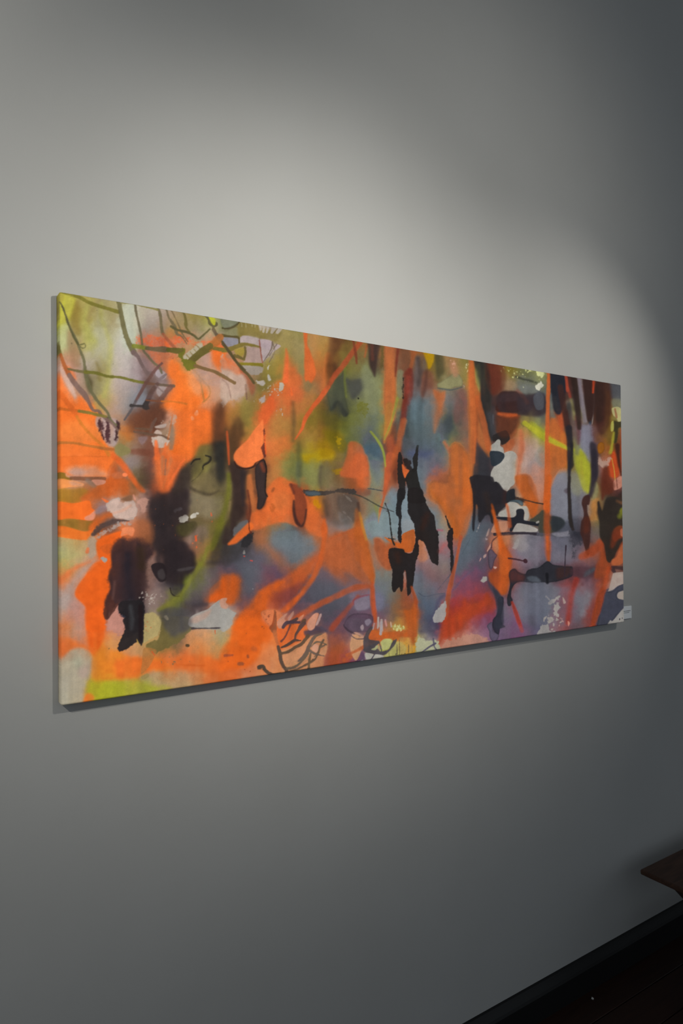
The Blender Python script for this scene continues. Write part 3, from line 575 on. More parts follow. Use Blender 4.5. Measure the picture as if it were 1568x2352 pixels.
B 50,960,b87034 60,800,c87850 30,1100,a86430 100,1000,a8823c 200,950,9c8c40 250,1000,8c7c3c 220,1100,848038 280,900,9c7838 240,960,6c5c38 130,1050,7c5a34 150,1150,5c4028 100,1250,583c28 80,1350,503428 20,1300,5c4830 40,1450,544838 120,1520,3c302c 60,1540,5a4a38 250,1130,a0783c 220,1180,908038 180,1250,c06834 250,1300,d87038 200,1400,f07840 330,1350,e47840 300,1200,e47038 340,1100,dc6434 380,1000,d05c2c 440,900,d86034 430,1100,b8703c 520,900,bc7440 520,1050,b47c40 500,1200,bc8040 580,1100,a87c40 450,1300,d8723c 560,1300,dc7038 550,1380,d47838 450,1450,c87438 500,1500,c07c40 610,1300,c86c34 620,950,c86838 680,1000,b87840 660,1150,9c7038 720,950,b8763c 780,900,bc7438 760,1150,b46c34 620,850,dc6430 580,800,d86434 700,900,b87840
B 250,330,b0a098 400,360,b4a4a0 280,450,a88c88 420,430,b0a098 240,600,a09078 100,560,d88868 150,680,cc9c84 50,740,dcb098 120,800,d0b8a0 30,850,e0b890 240,780,90705c 200,650,98603c 300,700,706030 350,800,80703c 100,420,a89888 160,430,a08438 60,480,b8744c 30,560,e87848
P b4a69c .92 1.2|150,300 190,285 260,290 325,310 330,380 280,385 220,360 150,355
P b8a8a8 .92 1.2|330,312 400,330 450,350 450,400 400,405 335,385
P b0988c .92 1.2 x.25|205,395 330,390 350,470 355,545 250,540 180,535 200,500
P b8a8a4 .92 1.2|345,400 440,410 520,390 470,430 400,490 365,525
P 9c9080 .9 1.2 r1|170,550 345,575 350,620 290,645 230,635
P b0a0a0 .9 1|480,360 525,375 500,400 480,385
P 8c8890 .85 2|-20,300 130,310 135,360 60,370 -20,340
P 7a8058 .85 1.5|-20,110 120,140 100,190 30,220 -20,200
P 84805c .85 1.5|40,240 130,210 140,300 60,290 0,270
L 50482c .9 .8|-10,215,20 60,205,22 110,180,20 150,150,14
L 58502c .9 .8|-10,290,16 70,295,20 140,300,16 145,360,16
L 7a6c30 .9 .8|-10,430,20 60,420,24 150,380,26 220,365,24 290,390,24 340,395,14
L 6a5c30 .9 .8|100,470,30 150,490,24 200,500,20 205,400,14
L 6c6420 .9 .8|150,545,26 240,550,28 350,560,30
L 8c7060 .85 .8|330,310,10 345,440,12 365,530,12
L 706050 .8 .8|450,350,10 470,430,8 420,530,8
P b8a898 .9 .8|325,130 375,140 350,240 325,235
P b8a898 .9 .8|395,140 445,155 400,240 370,235
P b8a898 .9 .8|455,165 545,190 500,265 440,250
L b8a890 .9 .8|278,120,10 285,190,10
L b8a890 .9 .8|253,110,8 258,180,8
L b8a890 .8 .8|223,110,8 228,175,8
L 6c5c34 .8 .7|350,240,8 380,180,8
L 6c5c34 .8 .7|400,250,8 430,195,8
L 6c5c34 .8 .7|460,265,8 510,205,8
P d0b4a0 .9 2 r1.5|-20,470 30,540 100,570 170,600 210,680 205,760 190,820 150,860 110,885 60,880 -20,915
P e07848 .8 6|-20,470 60,520 130,560 180,620 130,650 60,600 -20,580
P a0583c .8 4|130,560 200,610 260,690 290,770 260,830 230,760 190,680
L 5c5030 .9 .8|-5,360,28 60,440,28 120,530,26 180,600,28 230,650,24 280,720,22
L a08070 .8 .8|-10,690,14 40,740,14 70,860,14
L a86848 .85 .8|-10,670,16 100,720,22
L 80604c .85 1|205,740,20 215,870,14
P c0b4a0 .9 .8 r1|300,700 380,710 370,745 320,735
P c0b8a8 .9 .7 r1|400,650 420,640 440,690 415,700
P c8c0b4 .9 .7 r1.5|515,720 555,725 550,770 530,775
K d0c4b4 .85 .7|460,780,100,60,24,3,11 330,880,70,40,10,3,9 520,980,40,60,8,2,8
L c0b8a0 .9 .7 r1|420,560,14 410,595,8
P b8aca8 .85 1.5 r1.5|330,860 380,840 380,880 330,905
P e4682f .9 3|735,190 775,195 770,350 800,440 840,560 850,640 810,720 780,700 750,700 745,560 745,400
P dc6c38 .75 7|570,440 620,540 690,640 720,720 640,820 560,800 555,660
L ec6a38 .8 3|575,410,12 580,480,26 575,600,46 570,700,54
P dc7434 .7 7|940,480 980,460 960,600 950,760 920,830 900,780 920,650
P d8683a .7 7|600,780 700,760 740,850 700,900 620,880
L f06c34 .8 2|620,770,12 630,830,24
P 7c704c .7 5|745,725 800,720 810,760 790,800 750,790
P 5c3a26 .7 7|1005,240 1125,255 1080,400 1010,480 970,560 970,420
P 4c3020 .7 7|960,560 1020,540 1060,600 1000,680 960,660
P 464e3c .85 4 m.2|950,800 1000,720 1080,650 1110,620 1120,780 1130,880 1150,990 1110,1030 1080,960 1050,900 1010,960 980,960 965,880
L 343830 .85 4|990,970,36 1050,900,36 1090,960,46 1120,1010,46
P 464644 .85 5|1120,680 1180,690 1270,690 1280,760 1250,820 1190,870 1160,830 1140,760
L 6e7c34 .7 3|1120,560,22 1115,700,18 1130,850,22
P 848c64 .7 7|1280,560 1350,600 1380,750 1380,900 1400,1000 1330,980 1300,850 1270,700
L 8c9468 .6 5|1370,700,26 1440,800,22
L 20201c .95 .7|1240,862,14 1242,866,14
P 6a6828 .7 2 r2 x.3|1240,900 1320,910 1330,980 1300,1040 1280,990 1230,970
L c0502c .8 2.5|1290,300,46 1180,450,46 1100,560,46 1020,660,46 960,760,36
L e06030 .9 2|960,760,40 890,860,46 810,960,36 750,1060,36 720,1150,26 660,1240,12
L b85a30 .7 3|1320,380,22 1300,480,18
L 7c3c28 .85 2|1185,270,16 1215,450,24 1225,540,18
P 40302c .9 4|1335,290 1450,310 1420,480 1400,640 1385,655 1345,560 1335,450
L 6a3c30 .7 4|1365,370,28 1370,500,28
L 60502c .7 2 r2|1465,360,46 1460,480,36 1450,580,22
P dc7036 .8 5|1490,310 1580,320 1580,1000 1540,1080 1500,1040 1480,800 1490,560
L bc7038 .85 3|1540,1050,46 1500,1180,36 1480,1270,18
P 6c3428 .7 9|1580,1100 1510,1250 1500,1400 1530,1500 1580,1580
P 6c5e14 .8 9|930,1150 1050,1180 1110,1250 1130,1330 1060,1350 1000,1300 940,1220
P b89412 .85 4 r3|1050,1230 1080,1250 1085,1310 1050,1320 1040,1270
P b09214 .85 7|720,1380 830,1370 900,1330 1010,1360 1010,1420 900,1440 760,1450
P 94700c .6 6|890,1340 960,1330 1020,1370 940,1410 900,1400
P 3c5c70 .75 7|1300,1300 1380,1280 1440,1320 1470,1420 1440,1440 1360,1370 1310,1380
P e06430 .9 4|1160,1270 1220,1265 1270,1300 1300,1380 1330,1580 1080,1580 1120,1450 1140,1340
L 8ca040 .85 2|1360,1170,14 1410,1240,18 1450,1310,18 1480,1400,14 1495,1568,12
P 583c28 .75 9|120,1050 160,1060 180,1180 130,1300 90,1420 60,1420 70,1250 90,1120
P dc6030 .8 5|330,1000 420,850 460,830 470,950 420,1050 390,1100 340,1090
P f07c42 .95 2.5|290,1150 350,1100 370,1200 330,1290 365,1390 340,1440 290,1480 230,1505 150,1500 110,1460 105,1390 150,1310 220,1250
L 3c2420 .9 1.5|110,1440,16 130,1490,24 200,1510,18 280,1490,16 320,1450,12 370,1430,10
L 6c3428 .9 1 r1|375,1150,10 380,1250,12 375,1330,24 385,1400,16
L e8602c .9 1.5|380,1200,10 380,1260,14 390,1370,16
L c85c30 .7 2.5|20,1180,16 40,1300,22 50,1400,14
T 512 1052
B 30,150,6c6440 60,300,7c7048 20,400,605828 20,550,686028 130,200,44382f 140,400,443228 130,550,4c3c34 60,480,605434 180,300,4a3a2c 230,300,9c5c30 220,150,7c5c38 270,250,c06834 270,400,c86834 200,480,743c28 350,150,3c2f2c 340,300,363030 350,420,643424 350,60,5c3028 440,100,c07840 450,200,b08048 540,130,848048 600,60,8a8840 650,120,606a3c 740,120,7c844c 830,130,84884c 820,60,a09838 800,220,84844c 890,150,6c6038 940,100,605444 960,200,847a4c 1030,60,6c6048 1080,150,745038 1050,220,6c5840 1130,120,a85830 1150,230,90502c 1260,80,dc6430 1280,200,d0602c 1400,80,788868 1430,200,6c847c 1400,150,7a8a6c 1450,50,50707c 1530,100,c05a2c 1520,200,b46030 1560,30,5c2c24 1560,180,78483c
B 540,280,e06c34 480,250,e06c30 570,400,c8703c 540,350,d0703a 440,450,d87038 350,560,d8642a 500,560,d86830 620,300,b0582c 700,300,a8502c 720,400,984428 700,520,904028 830,470,dc6430 820,550,dc642c 720,620,4c302c 860,430,d08818 940,420,6c4c3c 950,530,704438 1000,330,8c6c58 1030,480,88644c 1100,420,605048 1150,480,585450 1200,420,58483c 1270,430,90583c 1320,450,80644c 1380,480,70806c 1430,470,80803c 1400,350,648070 1380,560,6c8488 1480,560,708890 1530,350,6c8494 1550,550,6c848c 1450,640,6e8690 1350,650,6c8488 1100,600,747c84 1020,640,7c706c 1180,600,707478 980,660,7a706c 1230,680,bc6434 1200,760,b86034 1260,650,c47838
B 430,640,786848 530,640,686c5c 600,660,627068 500,750,687880 600,750,647680 700,760,647884 700,850,60707c 600,850,646c78 800,800,687078 650,950,56626c 760,900,64686c 450,850,6c6060 400,750,94603c 330,720,8c5c40 480,900,785c50 550,950,7c5a4c 350,900,5c5660 250,850,4c484c 250,700,403838 180,760,3c3c42 120,800,48484c 150,650,64625c 60,700,443a30 30,850,38322e 100,900,484a50 200,950,504c58 300,980,5c5462 100,1000,4c4656 40,1060,544c5c 230,1080,4c5060 250,1180,4c4c5c 200,1250,4a4a58 330,1100,5c5060 380,1130,704448 500,1050,504660 560,1080,5c4654 450,1120,704850 250,1300,604c58 150,1380,604858 60,1330,74422e 80,1200,a8501c 30,1150,b8541c 140,1200,8c4828
B 820,700,b0683c 880,720,c4602c 780,640,c8662e 650,1050,a8522c 750,1000,b4582c 850,950,c8582a 700,1150,94442c 600,1200,804038 500,1250,984428 560,1330,7c3c38 450,1350,b04c20 350,1300,c85820 250,1400,cc5820 150,1500,d05818 300,1500,d85c1c
B 1000,720,b85c34 1000,850,b05a34 1080,900,b05830 1050,1000,b05830 1150,850,985c40 1130,760,8c6858 1000,1050,745450 950,1100,605460 900,1050,665c64 1100,1080,8c5440 1200,1000,a05830 1250,880,bc5a2c 1180,1080,6c5c64 1250,1100,6c5a60 850,1200,54505e 950,1200,565462 1000,1150,5c5864 800,1270,504858 720,1350,4c4858 1000,1330,484c58 1100,1300,545464 900,1430,484858 1050,1450,584854 1150,1480,5c4854 1250,1480,584458 1280,1330,7c6c80 1250,1220,70606c 1420,1300,686888 1430,1430,4a4860 1430,1200,606c70 1500,1150,687470 1500,1300,646c6c 1450,1050,686a68 1400,900,70787a 1450,900,b05c34 1490,870,bc5828 1500,970,b45a34 1540,1050,74706a 1540,1400,78583c 1500,1450,605058 800,1470,584454 650,1450,604450 1320,1480,604450
B 30,1330,c09080 50,1430,a8a49c 60,1530,a4a094 420,1440,d07048 420,1520,c86848 550,1480,d07850
L 40342e .8 8|90,100,46 140,250,84 130,430,84 110,560,64 60,700,46 30,850,54
L 7c7048 .6 7|40,60,30 50,250,40 40,420,40 20,560,40
L b86436 .8 4|250,170,28 250,320,46 270,450,46
L 6c3828 .8 3|200,430,18 220,520,26 235,600,12 240,690,10
P 3a3030 .92 2 m.2|310,60 370,20 390,60 395,160 385,280 405,350 380,430 350,468 310,468 320,380 300,250 295,120
L 703428 .7 4|365,60,28 375,120,28
P e0642f .85 5|1200,-20 1310,-20 1340,130 1345,260 1280,290 1230,200
P 6c868e .5 12|1280,600 1420,500 1580,450 1580,740 1330,740
P e06a32 .88 4|520,178 600,210 680,250 740,310 790,400 830,450 890,530 940,600 955,680 900,730 800,700 740,630 680,640 600,605 500,600 400,630 290,670 240,650 240,580 280,490 370,470 400,400 400,300 450,230
P c4703c .5 14|500,320 600,330 620,450 520,490 430,440
L b05828 .6 2|450,430,20 465,460,26 450,490,20 430,455,10
L 98502c .7 2|465,285,18 450,310,18
L e06a2c .92 3|240,640,56 170,700,56 90,765,36 50,795,20
L 6c3020 .8 1|235,590,10 240,690,12 265,680,8
P 7c3c28 .85 3|620,240 700,260 750,350 770,460 750,560 710,620 670,600 650,500 660,400 640,300
L 3c2624 .85 3|650,400,18 650,500,24 680,600,28 720,630,28 750,580,14 765,480,10
L 5c3028 .7 3|620,250,28 650,330,18
P 64747c .65 16|430,720 520,660 650,680 760,700 850,760 870,850 780,920 660,990 580,960 560,860 470,820
P b0643c .45 12|280,690 400,660 420,720 440,820 520,900 600,980 560,1060 500,980 420,880 300,780
P c85a28 .75 7|890,900 780,950 680,1020 580,1090 500,1130 400,1190 350,1230 400,1260 520,1230 640,1190 760,1110 860,1000
P d85c22 .9 4|930,560 960,650 950,780 930,920 890,1030 830,1140 760,1240 680,1330 590,1420 530,1410 600,1330 700,1240 790,1120 850,1000 880,900 905,780 900,650
P cc5a20 .85 7|400,1190 520,1140 560,1150 470,1230 420,1300 400,1400 350,1450 330,1580 100,1580 160,1450 250,1350 330,1240
P 84403a .6 9|640,1180 700,1150 680,1250 600,1340 520,1390 420,1370 440,1290 540,1240
P c4561e .85 9|-20,1110 60,1080 130,1085 160,1170 150,1260 100,1340 40,1340 -20,1290
P a8a49c .95 1.5 r1.5|-20,1370 50,1390 110,1420 120,1450 90,1500 60,1580 -20,1580
P cc9880 .95 1.2|-20,1300 40,1290 25,1330 50,1360 30,1390 -20,1370
P b85c30 .7 11|960,740 1120,690 1160,780 1180,880 1240,1000 1260,1100 1180,1060 1100,1040 1060,1110 940,1010 930,900
L bc5c34 .8 3|980,750,22 1060,720,22 1150,680,22 1220,650,22
P d06026 .9 5|1230,640 1290,650 1310,760 1350,900 1390,1080 1380,1160 1340,1120 1270,1000 1200,860 1150,740 1130,690
L c88030 .8 2.5|1255,540,16 1280,650,22 1310,760,22
L c05228 .85 4|1350,1180,46 1200,1200,54 1050,1270,54 900,1340,54 780,1410,54 700,1460,54 620,1530,46
L a84428 .8 4|1240,1280,36 1180,1350,36 1100,1450,46 1000,1568,54
P 847488 .85 2 m.15|1200,1320 1250,1280 1340,1265 1350,1380 1250,1410 1210,1390
L 8c3c40 .5 1.5|1200,1350,12 1200,1310,16 1260,1280,16 1340,1260,10
P 727090 .7 5|1390,1260 1440,1250 1480,1300 1460,1390 1390,1400
L cc5226 .85 3|1370,1150,36 1375,1300,46 1385,1400,46 1400,1500,28
P c05a2c .85 5|1390,760 1430,750 1480,800 1520,900 1540,1010 1500,1020 1450,960 1400,860
P dc6434 .9 2|1500,-20 1580,-20 1580,80 1530,200 1490,360 1450,500 1425,610 1430,500 1470,330
L 7c8034 .7 5|1400,440,18 1420,520,26 1425,570,14
L 94745c .6 5|990,340,22 1020,450,36 1050,560,22
L 4c3c34 .6 6|930,400,36 960,520,36
P 544c48 .75 5|1060,350 1200,360 1240,430 1240,560 1190,590 1120,530 1070,480
L 9c948c .6 1 r1|1110,340,10 1180,400,10
L 8c8480 .6 1 r1|1110,500,16 1180,580,10
L 4c342c .7 3|1240,420,22 1240,560,22 1225,620,10
P 744438 .6 4|1210,290 1340,290 1350,340 1280,360 1220,340
P 3e3836 .9 1.2 r.8|735,302 860,305 990,310 1080,288 1210,295 1210,340 1080,322 1000,330 930,350 860,355 770,355
P 4c6470 .8 3|760,315 870,315 890,345 790,350
L 40484a .85 1|1330,285,8 1400,295,10 1470,310,10
L 3c3c34 .85 1|1200,335,14 1270,360,12 1330,390,12 1400,430,12 1460,460,10 1568,500,8
P c88410 .9 3 r2|830,400 880,390 890,440 870,470 830,440
P a07810 .8 4 r2|1010,110 1070,110 1060,150 1020,150
P 2f2a2a .85 2 r2|180,740 240,690 280,700 260,780 190,830 150,820 180,790
P 4a4c52 .85 2|95,790 150,740 185,745 165,810 150,830
P a8a49c .9 .8|195,850 205,880 190,890 180,875
L d04838 .9 .7|250,945,8 270,950,8
L d04838 .9 .7|190,905,8 200,908,8
L c0c0b8 .9 .7|272,1206,6 278,1208,6
T 512 1200
B 50,860,a8a49c 30,950,a8a090 50,1050,b8ac70 20,1100,c0a060 100,1000,d46c2c 200,950,dc601c 300,1000,d8601f 200,1100,d85c1f 100,1150,d8602a 300,1150,d85c20 150,1250,d86024 50,1230,cc6034 350,1050,d8642c 400,900,d4744c 400,1000,d46c38 420,1100,d8743c 400,1200,d07c4c 330,1250,d0723c 450,1250,c88c64 100,1350,d0622c 250,1340,c8683c 50,1420,d06834 200,1420,c8825c 350,1350,c48860 450,1330,c09070 500,1000,dc6c30 600,950,d8682c 550,1080,d87838 620,1000,d86c34 700,1000,d86830 650,1130,cc7848 750,1080,d08450 600,1230,c8946c 680,1200,c89870 750,1180,c89870 620,1290,c09468 540,1370,bca070 700,1320,c08c60 850,1280,c8845c 870,1330,c88058
B 930,1080,805044 1000,1050,8c5040 900,1000,4c4454 850,960,504454 1000,950,584658 1050,1010,7c484c 1100,1080,845040 1050,1150,ac5428 1000,1250,a0502c 1100,1200,b8562a 950,1300,743838 1080,1270,944438 1150,1280,6c344c 1020,1310,b84c20 1180,1300,58345c 1100,950,584454 1200,950,503c4c 1150,1030,644858 1250,900,5c4858 1330,930,6c5a70 1220,1080,c89478 1210,1170,cc8460 1250,1000,9c8c88 1270,1200,94604c 1300,1080,64545c 1350,1120,c05c2c 1400,1030,cc602c 1450,1050,d0602c 1350,1000,b05c44 1550,1040,cc6438 1500,1050,cc5828 1420,1160,787858 1520,1100,9c9c48 1500,1150,a0a050 1350,1230,a09c8c 1450,1230,a49c8c 1550,1230,a8a460 1300,1260,a09c98 1500,950,7c7480 1400,900,8c4c4c 1450,920,64586c 600,850,605060 700,870,984c3c 550,900,b87c68 800,900,a46850 830,920,d07448 950,900,4a4654 900,1340,945048
P dc611f .88 7|130,890 200,860 300,880 420,960 450,1040 420,1130 350,1220 280,1290 200,1340 50,1350 -20,1360 -20,1200 60,1080 90,980
P d4784c .85 1.2 m.1|350,830 420,800 500,810 550,850 560,930 500,960 440,960 380,900
L 8c4428 .85 1|480,830,18 470,930,36 450,970,46
L b06034 .8 1.5|460,1000,18 490,1080,22
P c8704c .6 4|500,960 560,960 600,930 700,940 770,960 780,1050 700,1100 600,1120 540,1080
P c4846c .9 1|595,880 640,825 650,850 610,910
P d07c54 .9 1|680,890 740,850 730,890 690,915
P d47c50 .9 1|770,920 830,850 860,835 880,850 850,940 830,990 790,990
P b4948c .9 1|850,940 890,850 905,855 870,940
P d8783c .8 1.2|640,960 690,930 700,970 670,1040 640,1030
P dc8048 .8 1.2|700,1060 730,1000 770,950 770,1040 720,1080
P 4c4454 .75 4|760,1010 830,990 900,960 960,1000 900,1030 830,1040
L 5c4434 .95 .8|500,1140,18 520,1200,28 530,1270,32 550,1320,28 580,1370,32 590,1395,22
L 6c4c34 .95 .8|535,1210,18 620,1190,26 700,1140,28 760,1090,28 800,1050,38 850,1020,46 900,1020,28
L 544032 .95 .8|540,1150,14 600,1130,20 650,1100,18 715,1085,16
L 5c4434 .95 .8|660,1090,14 680,1040,18 700,980,28 730,930,36 750,900,28
L 7c4430 .95 .8|540,1095,18 570,1050,14 600,980,12 640,930,36
L 504040 .95 .8|550,970,18 600,930,28 680,890,28
P c89c80 .9 1|805,1150 850,1125 880,1150 850,1195 810,1180
P cc8c64 .9 1|890,1180 950,1150 940,1220 890,1210
P cc8c64 .9 1|850,1080 930,1025 940,1040 900,1090 860,1100
L 685848 .95 .8|690,1275,28 760,1220,36 800,1160,46 830,1100,36 870,1060,28 940,1050,22
L 6a5a4c .95 .8|590,1340,18 680,1320,22 740,1280,22 800,1240,28 880,1210,28 930,1160,28 950,1110,18
L 685444 .95 .8|600,1370,18 700,1330,14 780,1310,16 850,1260,18
L 6a5444 .95 .8|790,1360,16 795,1300,18 790,1220,22
L 6a5a4c .95 .8|830,1190,22 880,1215,22 930,1230,14
L 706054 .95 .8|830,1110,18 900,1100,22 950,1110,12
P 4c4034 .95 .8|318,1350 340,1315 385,1320 390,1340 420,1370 460,1385 530,1390 530,1405 440,1415 400,1390 370,1355
P 544050 .75 2 m.3|1110,960 1130,900 1200,840 1350,850 1380,900 1340,1000 1250,1010 1180,1005 1140,980
P 6c5c74 .8 2|1300,910 1350,890 1370,930 1330,960
P c85a28 .85 4|1100,1260 1200,1200 1300,1130 1400,1080 1500,1050 1580,1050 1580,1070 1450,1090 1330,1140 1230,1210 1130,1290
P c89880 .92 1 m.1|1175,1060 1210,1010 1290,1040 1280,1110 1250,1180 1220,1265 1180,1200 1170,1150
L 484048 .9 .8|1190,1050,8 1230,1075,10 1290,1070,8
P a8a098 .95 .8|1260,970 1285,940 1295,980 1275,1000
P d06830 .88 1.5|1330,1050 1350,990 1390,1000 1380,1050 1420,1020 1440,1060 1400,1090 1350,1090
P a4a44c .95 1.2|1460,1120 1500,1075 1560,1065 1540,1140 1480,1190 1440,1180 1470,1150
P 484448 .95 1|1290,1160 1360,1130 1420,1100 1440,1110 1390,1150 1430,1190 1500,1180 1540,1150 1568,1060 1575,1140 1520,1200 1460,1220 1370,1210 1300,1190
P aca49c .95 .8|1305,1200 1380,1215 1330,1270 1305,1240
P aca49c .95 .8|1400,1220 1470,1225 1470,1260 1380,1270
P aca49c .95 .8|1265,1265 1295,1275 1270,1290
P 4c3458 .8 4|1240,1210 1290,1180 1310,1260 1250,1300 1220,1290
L b4a49c .9 .8|1425,880,10 1430,960,14
L b4a49c .9 .8|1455,900,20 1460,1010,24
L b4949c .9 .8|1490,900,16 1500,950,16
L b4a49c .9 .8|1540,930,14 1545,960,14
L a0502c .7 4|280,1160,46 300,1165,46
L 984c34 .8 2|20,1225,26 90,1220,20
L 8c482c .8 2|230,1225,24 232,1240,24
L 8c4c30 .8 2|150,1300,36 180,1300,36
K 8c4828 .7 .6|250,1150,240,220,16,2,7
T 820 760
B 300,200,c87840 300,500,d87038 300,700,cc7438 270,900,b87c34 370,200,7c3828 390,300,7c7460 400,450,7c8058 390,600,849050 360,700,70803c 360,780,5c6c70 380,870,504844 440,170,745034 450,250,6c4834 450,420,5c2820 460,520,702c24 440,650,743024 470,300,8c4028 520,180,b05c2c 510,280,9c5a2c 560,200,9c6428 560,300,5c5048 590,280,6c4030 550,400,5c524c 620,400,6c4034 600,520,744438 540,520,645c5c 560,600,687074 640,270,a87c10 670,320,a88818 720,250,4c4430 700,330,5c5834 750,330,443c2c 760,420,5c6834 690,420,7c5040 800,250,8c7840 850,300,a87c58 800,400,84704c 900,450,9c7c58 880,280,b07854 920,350,9c7850 950,300,7c6c38 980,300,80883c 1000,400,7c8448 800,500,8c8460 860,510,84805c 940,480,847c50
B 700,530,905c44 650,500,80503c 640,580,707874 680,650,646c70 600,700,606c74 550,730,48687c 540,800,4c6c78 600,820,586c70 520,640,5c7884 500,700,50748c 640,780,6c6860 580,900,485c60 640,900,505c58 520,950,4c585c 500,870,3c4c4c 460,850,3c3834 470,950,384040 450,1000,485058 480,1050,54585c 600,1000,4a5658 680,1000,505450 550,1080,48506a 620,1130,44506c 700,1080,4c5e68 780,1050,4c6c70 740,1150,54646c 800,1120,586870 680,1150,485478
B 750,650,c4622c 740,750,b45c30 720,850,94543c 820,600,6c686a 830,680,5c7078 870,600,6c7074 900,650,80605c 940,600,785c54 850,750,4c6460 830,850,40584c 800,900,485c58 860,820,2c4438 900,750,6c5c58 930,850,80544c 850,950,506858 880,1000,6c8044 930,950,6c5850 980,900,56564c 990,1000,5c5a58 960,1050,6a5c54 1000,750,8c5c48 990,600,586058 970,680,744c44 1000,820,8c6050
B 840,1150,606c68 820,1200,606868 700,1220,68606c 640,1250,606c7c 600,1280,607078 580,1380,5c7484 620,1420,5c707c 680,1300,745c60 750,1280,7c5c6c 760,1200,705e68 740,1350,98563c 700,1420,b8582c 800,1400,c05c28 850,1450,c05c28 760,1500,c85c20 900,1200,d8702c 920,1100,d4702c 950,1300,d0681f 960,1450,cc641c 900,1500,b46438 860,1520,9c6840 980,1200,c86828 1000,1100,846050 680,1520,c05c2c 800,1320,a05a3c
B 1050,350,c87838 1060,500,d8702f 1060,700,d46c2c 1060,900,cc6430 1050,1050,cc5c28 1050,1200,b85428 1120,600,b8582c 1100,750,b05428 1150,850,c86030 1180,1000,d05c2c 1110,350,7c8450 1100,450,808450 1110,280,48482c 1080,290,282820 1160,350,3c3a30 1180,500,302e2e 1180,650,2e2e30 1200,750,34343a 1230,400,5c3024 1270,320,6c3424 1280,450,74382a 1250,550,54302a 1240,650,383030 1220,850,383c44 1250,800,443c3c 1230,900,34485c 1200,920,485058 1280,850,4c3c38 1350,330,8c6c28 1400,370,847028 1340,450,907048 1420,300,7c6c20 1450,350,746c2c 1400,500,9c8060 1350,520,8c7054 1450,480,9c8464 1500,400,4c5040 1540,360,6c7048 1530,500,6c7474 1500,520,707c78 1550,620,3c3840 1520,560,544444 1350,620,4c3430 1400,600,5c3c38 1320,700,3c1f1c 1400,700,5c2a1c 1480,700,302c32 1540,720,383844 1500,760,34302e 1400,790,e05c24 1350,830,944c2c 1420,850,a05834 1330,900,583024 1420,950,9c4f28 1300,950,30302e 1340,1000,302422 1280,980,242a30 1480,870,8c7c50 1520,850,8c7850 1550,830,80782c 1540,900,94782c 1500,1000,cc6c3c 1480,1100,c87450 1550,1050,b89080 1530,1150,b89488 1400,1050,c06034 1380,1100,bc7858 1440,1080,80847c 1450,1130,84867c 1540,1250,b49c94 1510,1330,c88c70 1540,1400,cc6030 1480,1400,c47850
B 1110,1200,3c4048 1150,1100,3c3c40 1120,1300,3c4248 1160,1400,383c44 1110,1400,30343c 1100,1500,2c282c 1180,1500,30282a 1200,1250,38282a 1200,1350,342c32 1250,1500,28252a 1300,1450,26262c 1350,1500,30252a 1400,1350,b4b0a4 1320,1250,a8a69c 1440,1200,b0a898 1480,1290,c0a080 1480,1480,b0a89a 1200,1050,444448
L d87034 .85 4|283,70,46 290,250,74 300,400,84 300,560,94 295,700,84
L c88034 .85 4|295,700,74 290,830,74 270,950,54
L c85c34 .85 6|300,1000,74 320,1120,84 290,1250,74 280,1400,54 250,1500,36
L 8ca040 .85 2|120,930,14 180,1000,18 225,1070,20 245,1150,16 260,1250,12
L 849440 .7 3|370,620,28 340,740,22 310,850,16 250,1000,18
L 6c3024 .85 3|380,90,22 360,300,22 350,420,12
P 7c8064 .8 4|370,380 420,370 430,450 410,600 380,620 360,550
P 6c4834 .8 5|410,130 480,180 500,330 470,360 420,350
P 702c22 .88 4|430,390 500,340 520,500 500,640 470,760 430,870 400,900 400,750 425,600 425,450
L 2c2420 .8 1.5 r1|425,440,10 420,560,14 425,620,10
L a04030 .6 5|470,430,26 460,560,36
L b85c2c .8 4|530,110,36 510,260,26 495,330,22
P 5c5250 .8 6|530,250 600,230 640,330 600,420 560,560 520,640 515,450
P 704436 .75 5|600,380 680,380 700,460 680,530 620,560 610,650 590,640 590,500
P b0880f .88 3|600,140 695,150 710,240 680,330 655,350 640,290
P 48442f .8 5|715,160 785,180 800,330 780,420 740,440 720,340
P 8c8860 .9 1.2 m.15|735,490 770,470 830,430 900,390 950,420 970,470 960,510 900,520 850,540 780,530 740,520
L 4c5650 .8 1.5|740,530,10 800,540,14 870,545,14 960,520,10
P bc8464 .7 5|860,290 920,320 930,400 890,420 850,350
K e0a888 .85 .7|880,300,36,50,14,3,12
K d8d0a0 .85 .7|1010,340,20,40,8,3,9
K c0b0a0 .7 .7|975,540,12,70,10,2,6
P 50707c .6 12|500,640 590,680 620,800 560,880 500,820
L 38423f .8 5|480,700,22 470,850,44 465,980,26
P 38544a .7 12|780,820 870,800 880,920 830,980 780,900
P 7a504a .7 7|920,560 980,540 1010,650 970,780 900,860 880,760 910,660
P d0642c .88 5|700,550 760,570 810,560 790,680 760,800 720,930 700,920 710,780 740,680
L 44507c .7 8|480,1130,54 600,1140,54 680,1130,46
L d0622f .88 4|430,830,54 400,940,54 380,1050,54 350,1150,54 340,1250,46
P 5c3428 .7 7|320,1250 370,1180 380,1350 350,1400 320,1340
P d4702a .9 7|900,1030 960,1080 1030,1180 1050,1400 1060,1580 720,1580 650,1440 700,1400 780,1420 880,1400 870,1250 850,1100
P c87c30 .5 8|890,1050 960,1100 940,1150 880,1130
L c0623c .7 5|800,1030,28 850,1110,36
P 8c6c50 .6 7|880,1420 930,1440 920,1520 860,1500
P 302f2c .88 4|1055,210 1130,230 1175,240 1180,450 1230,560 1230,700 1210,760 1150,740 1130,600 1130,400 1090,340
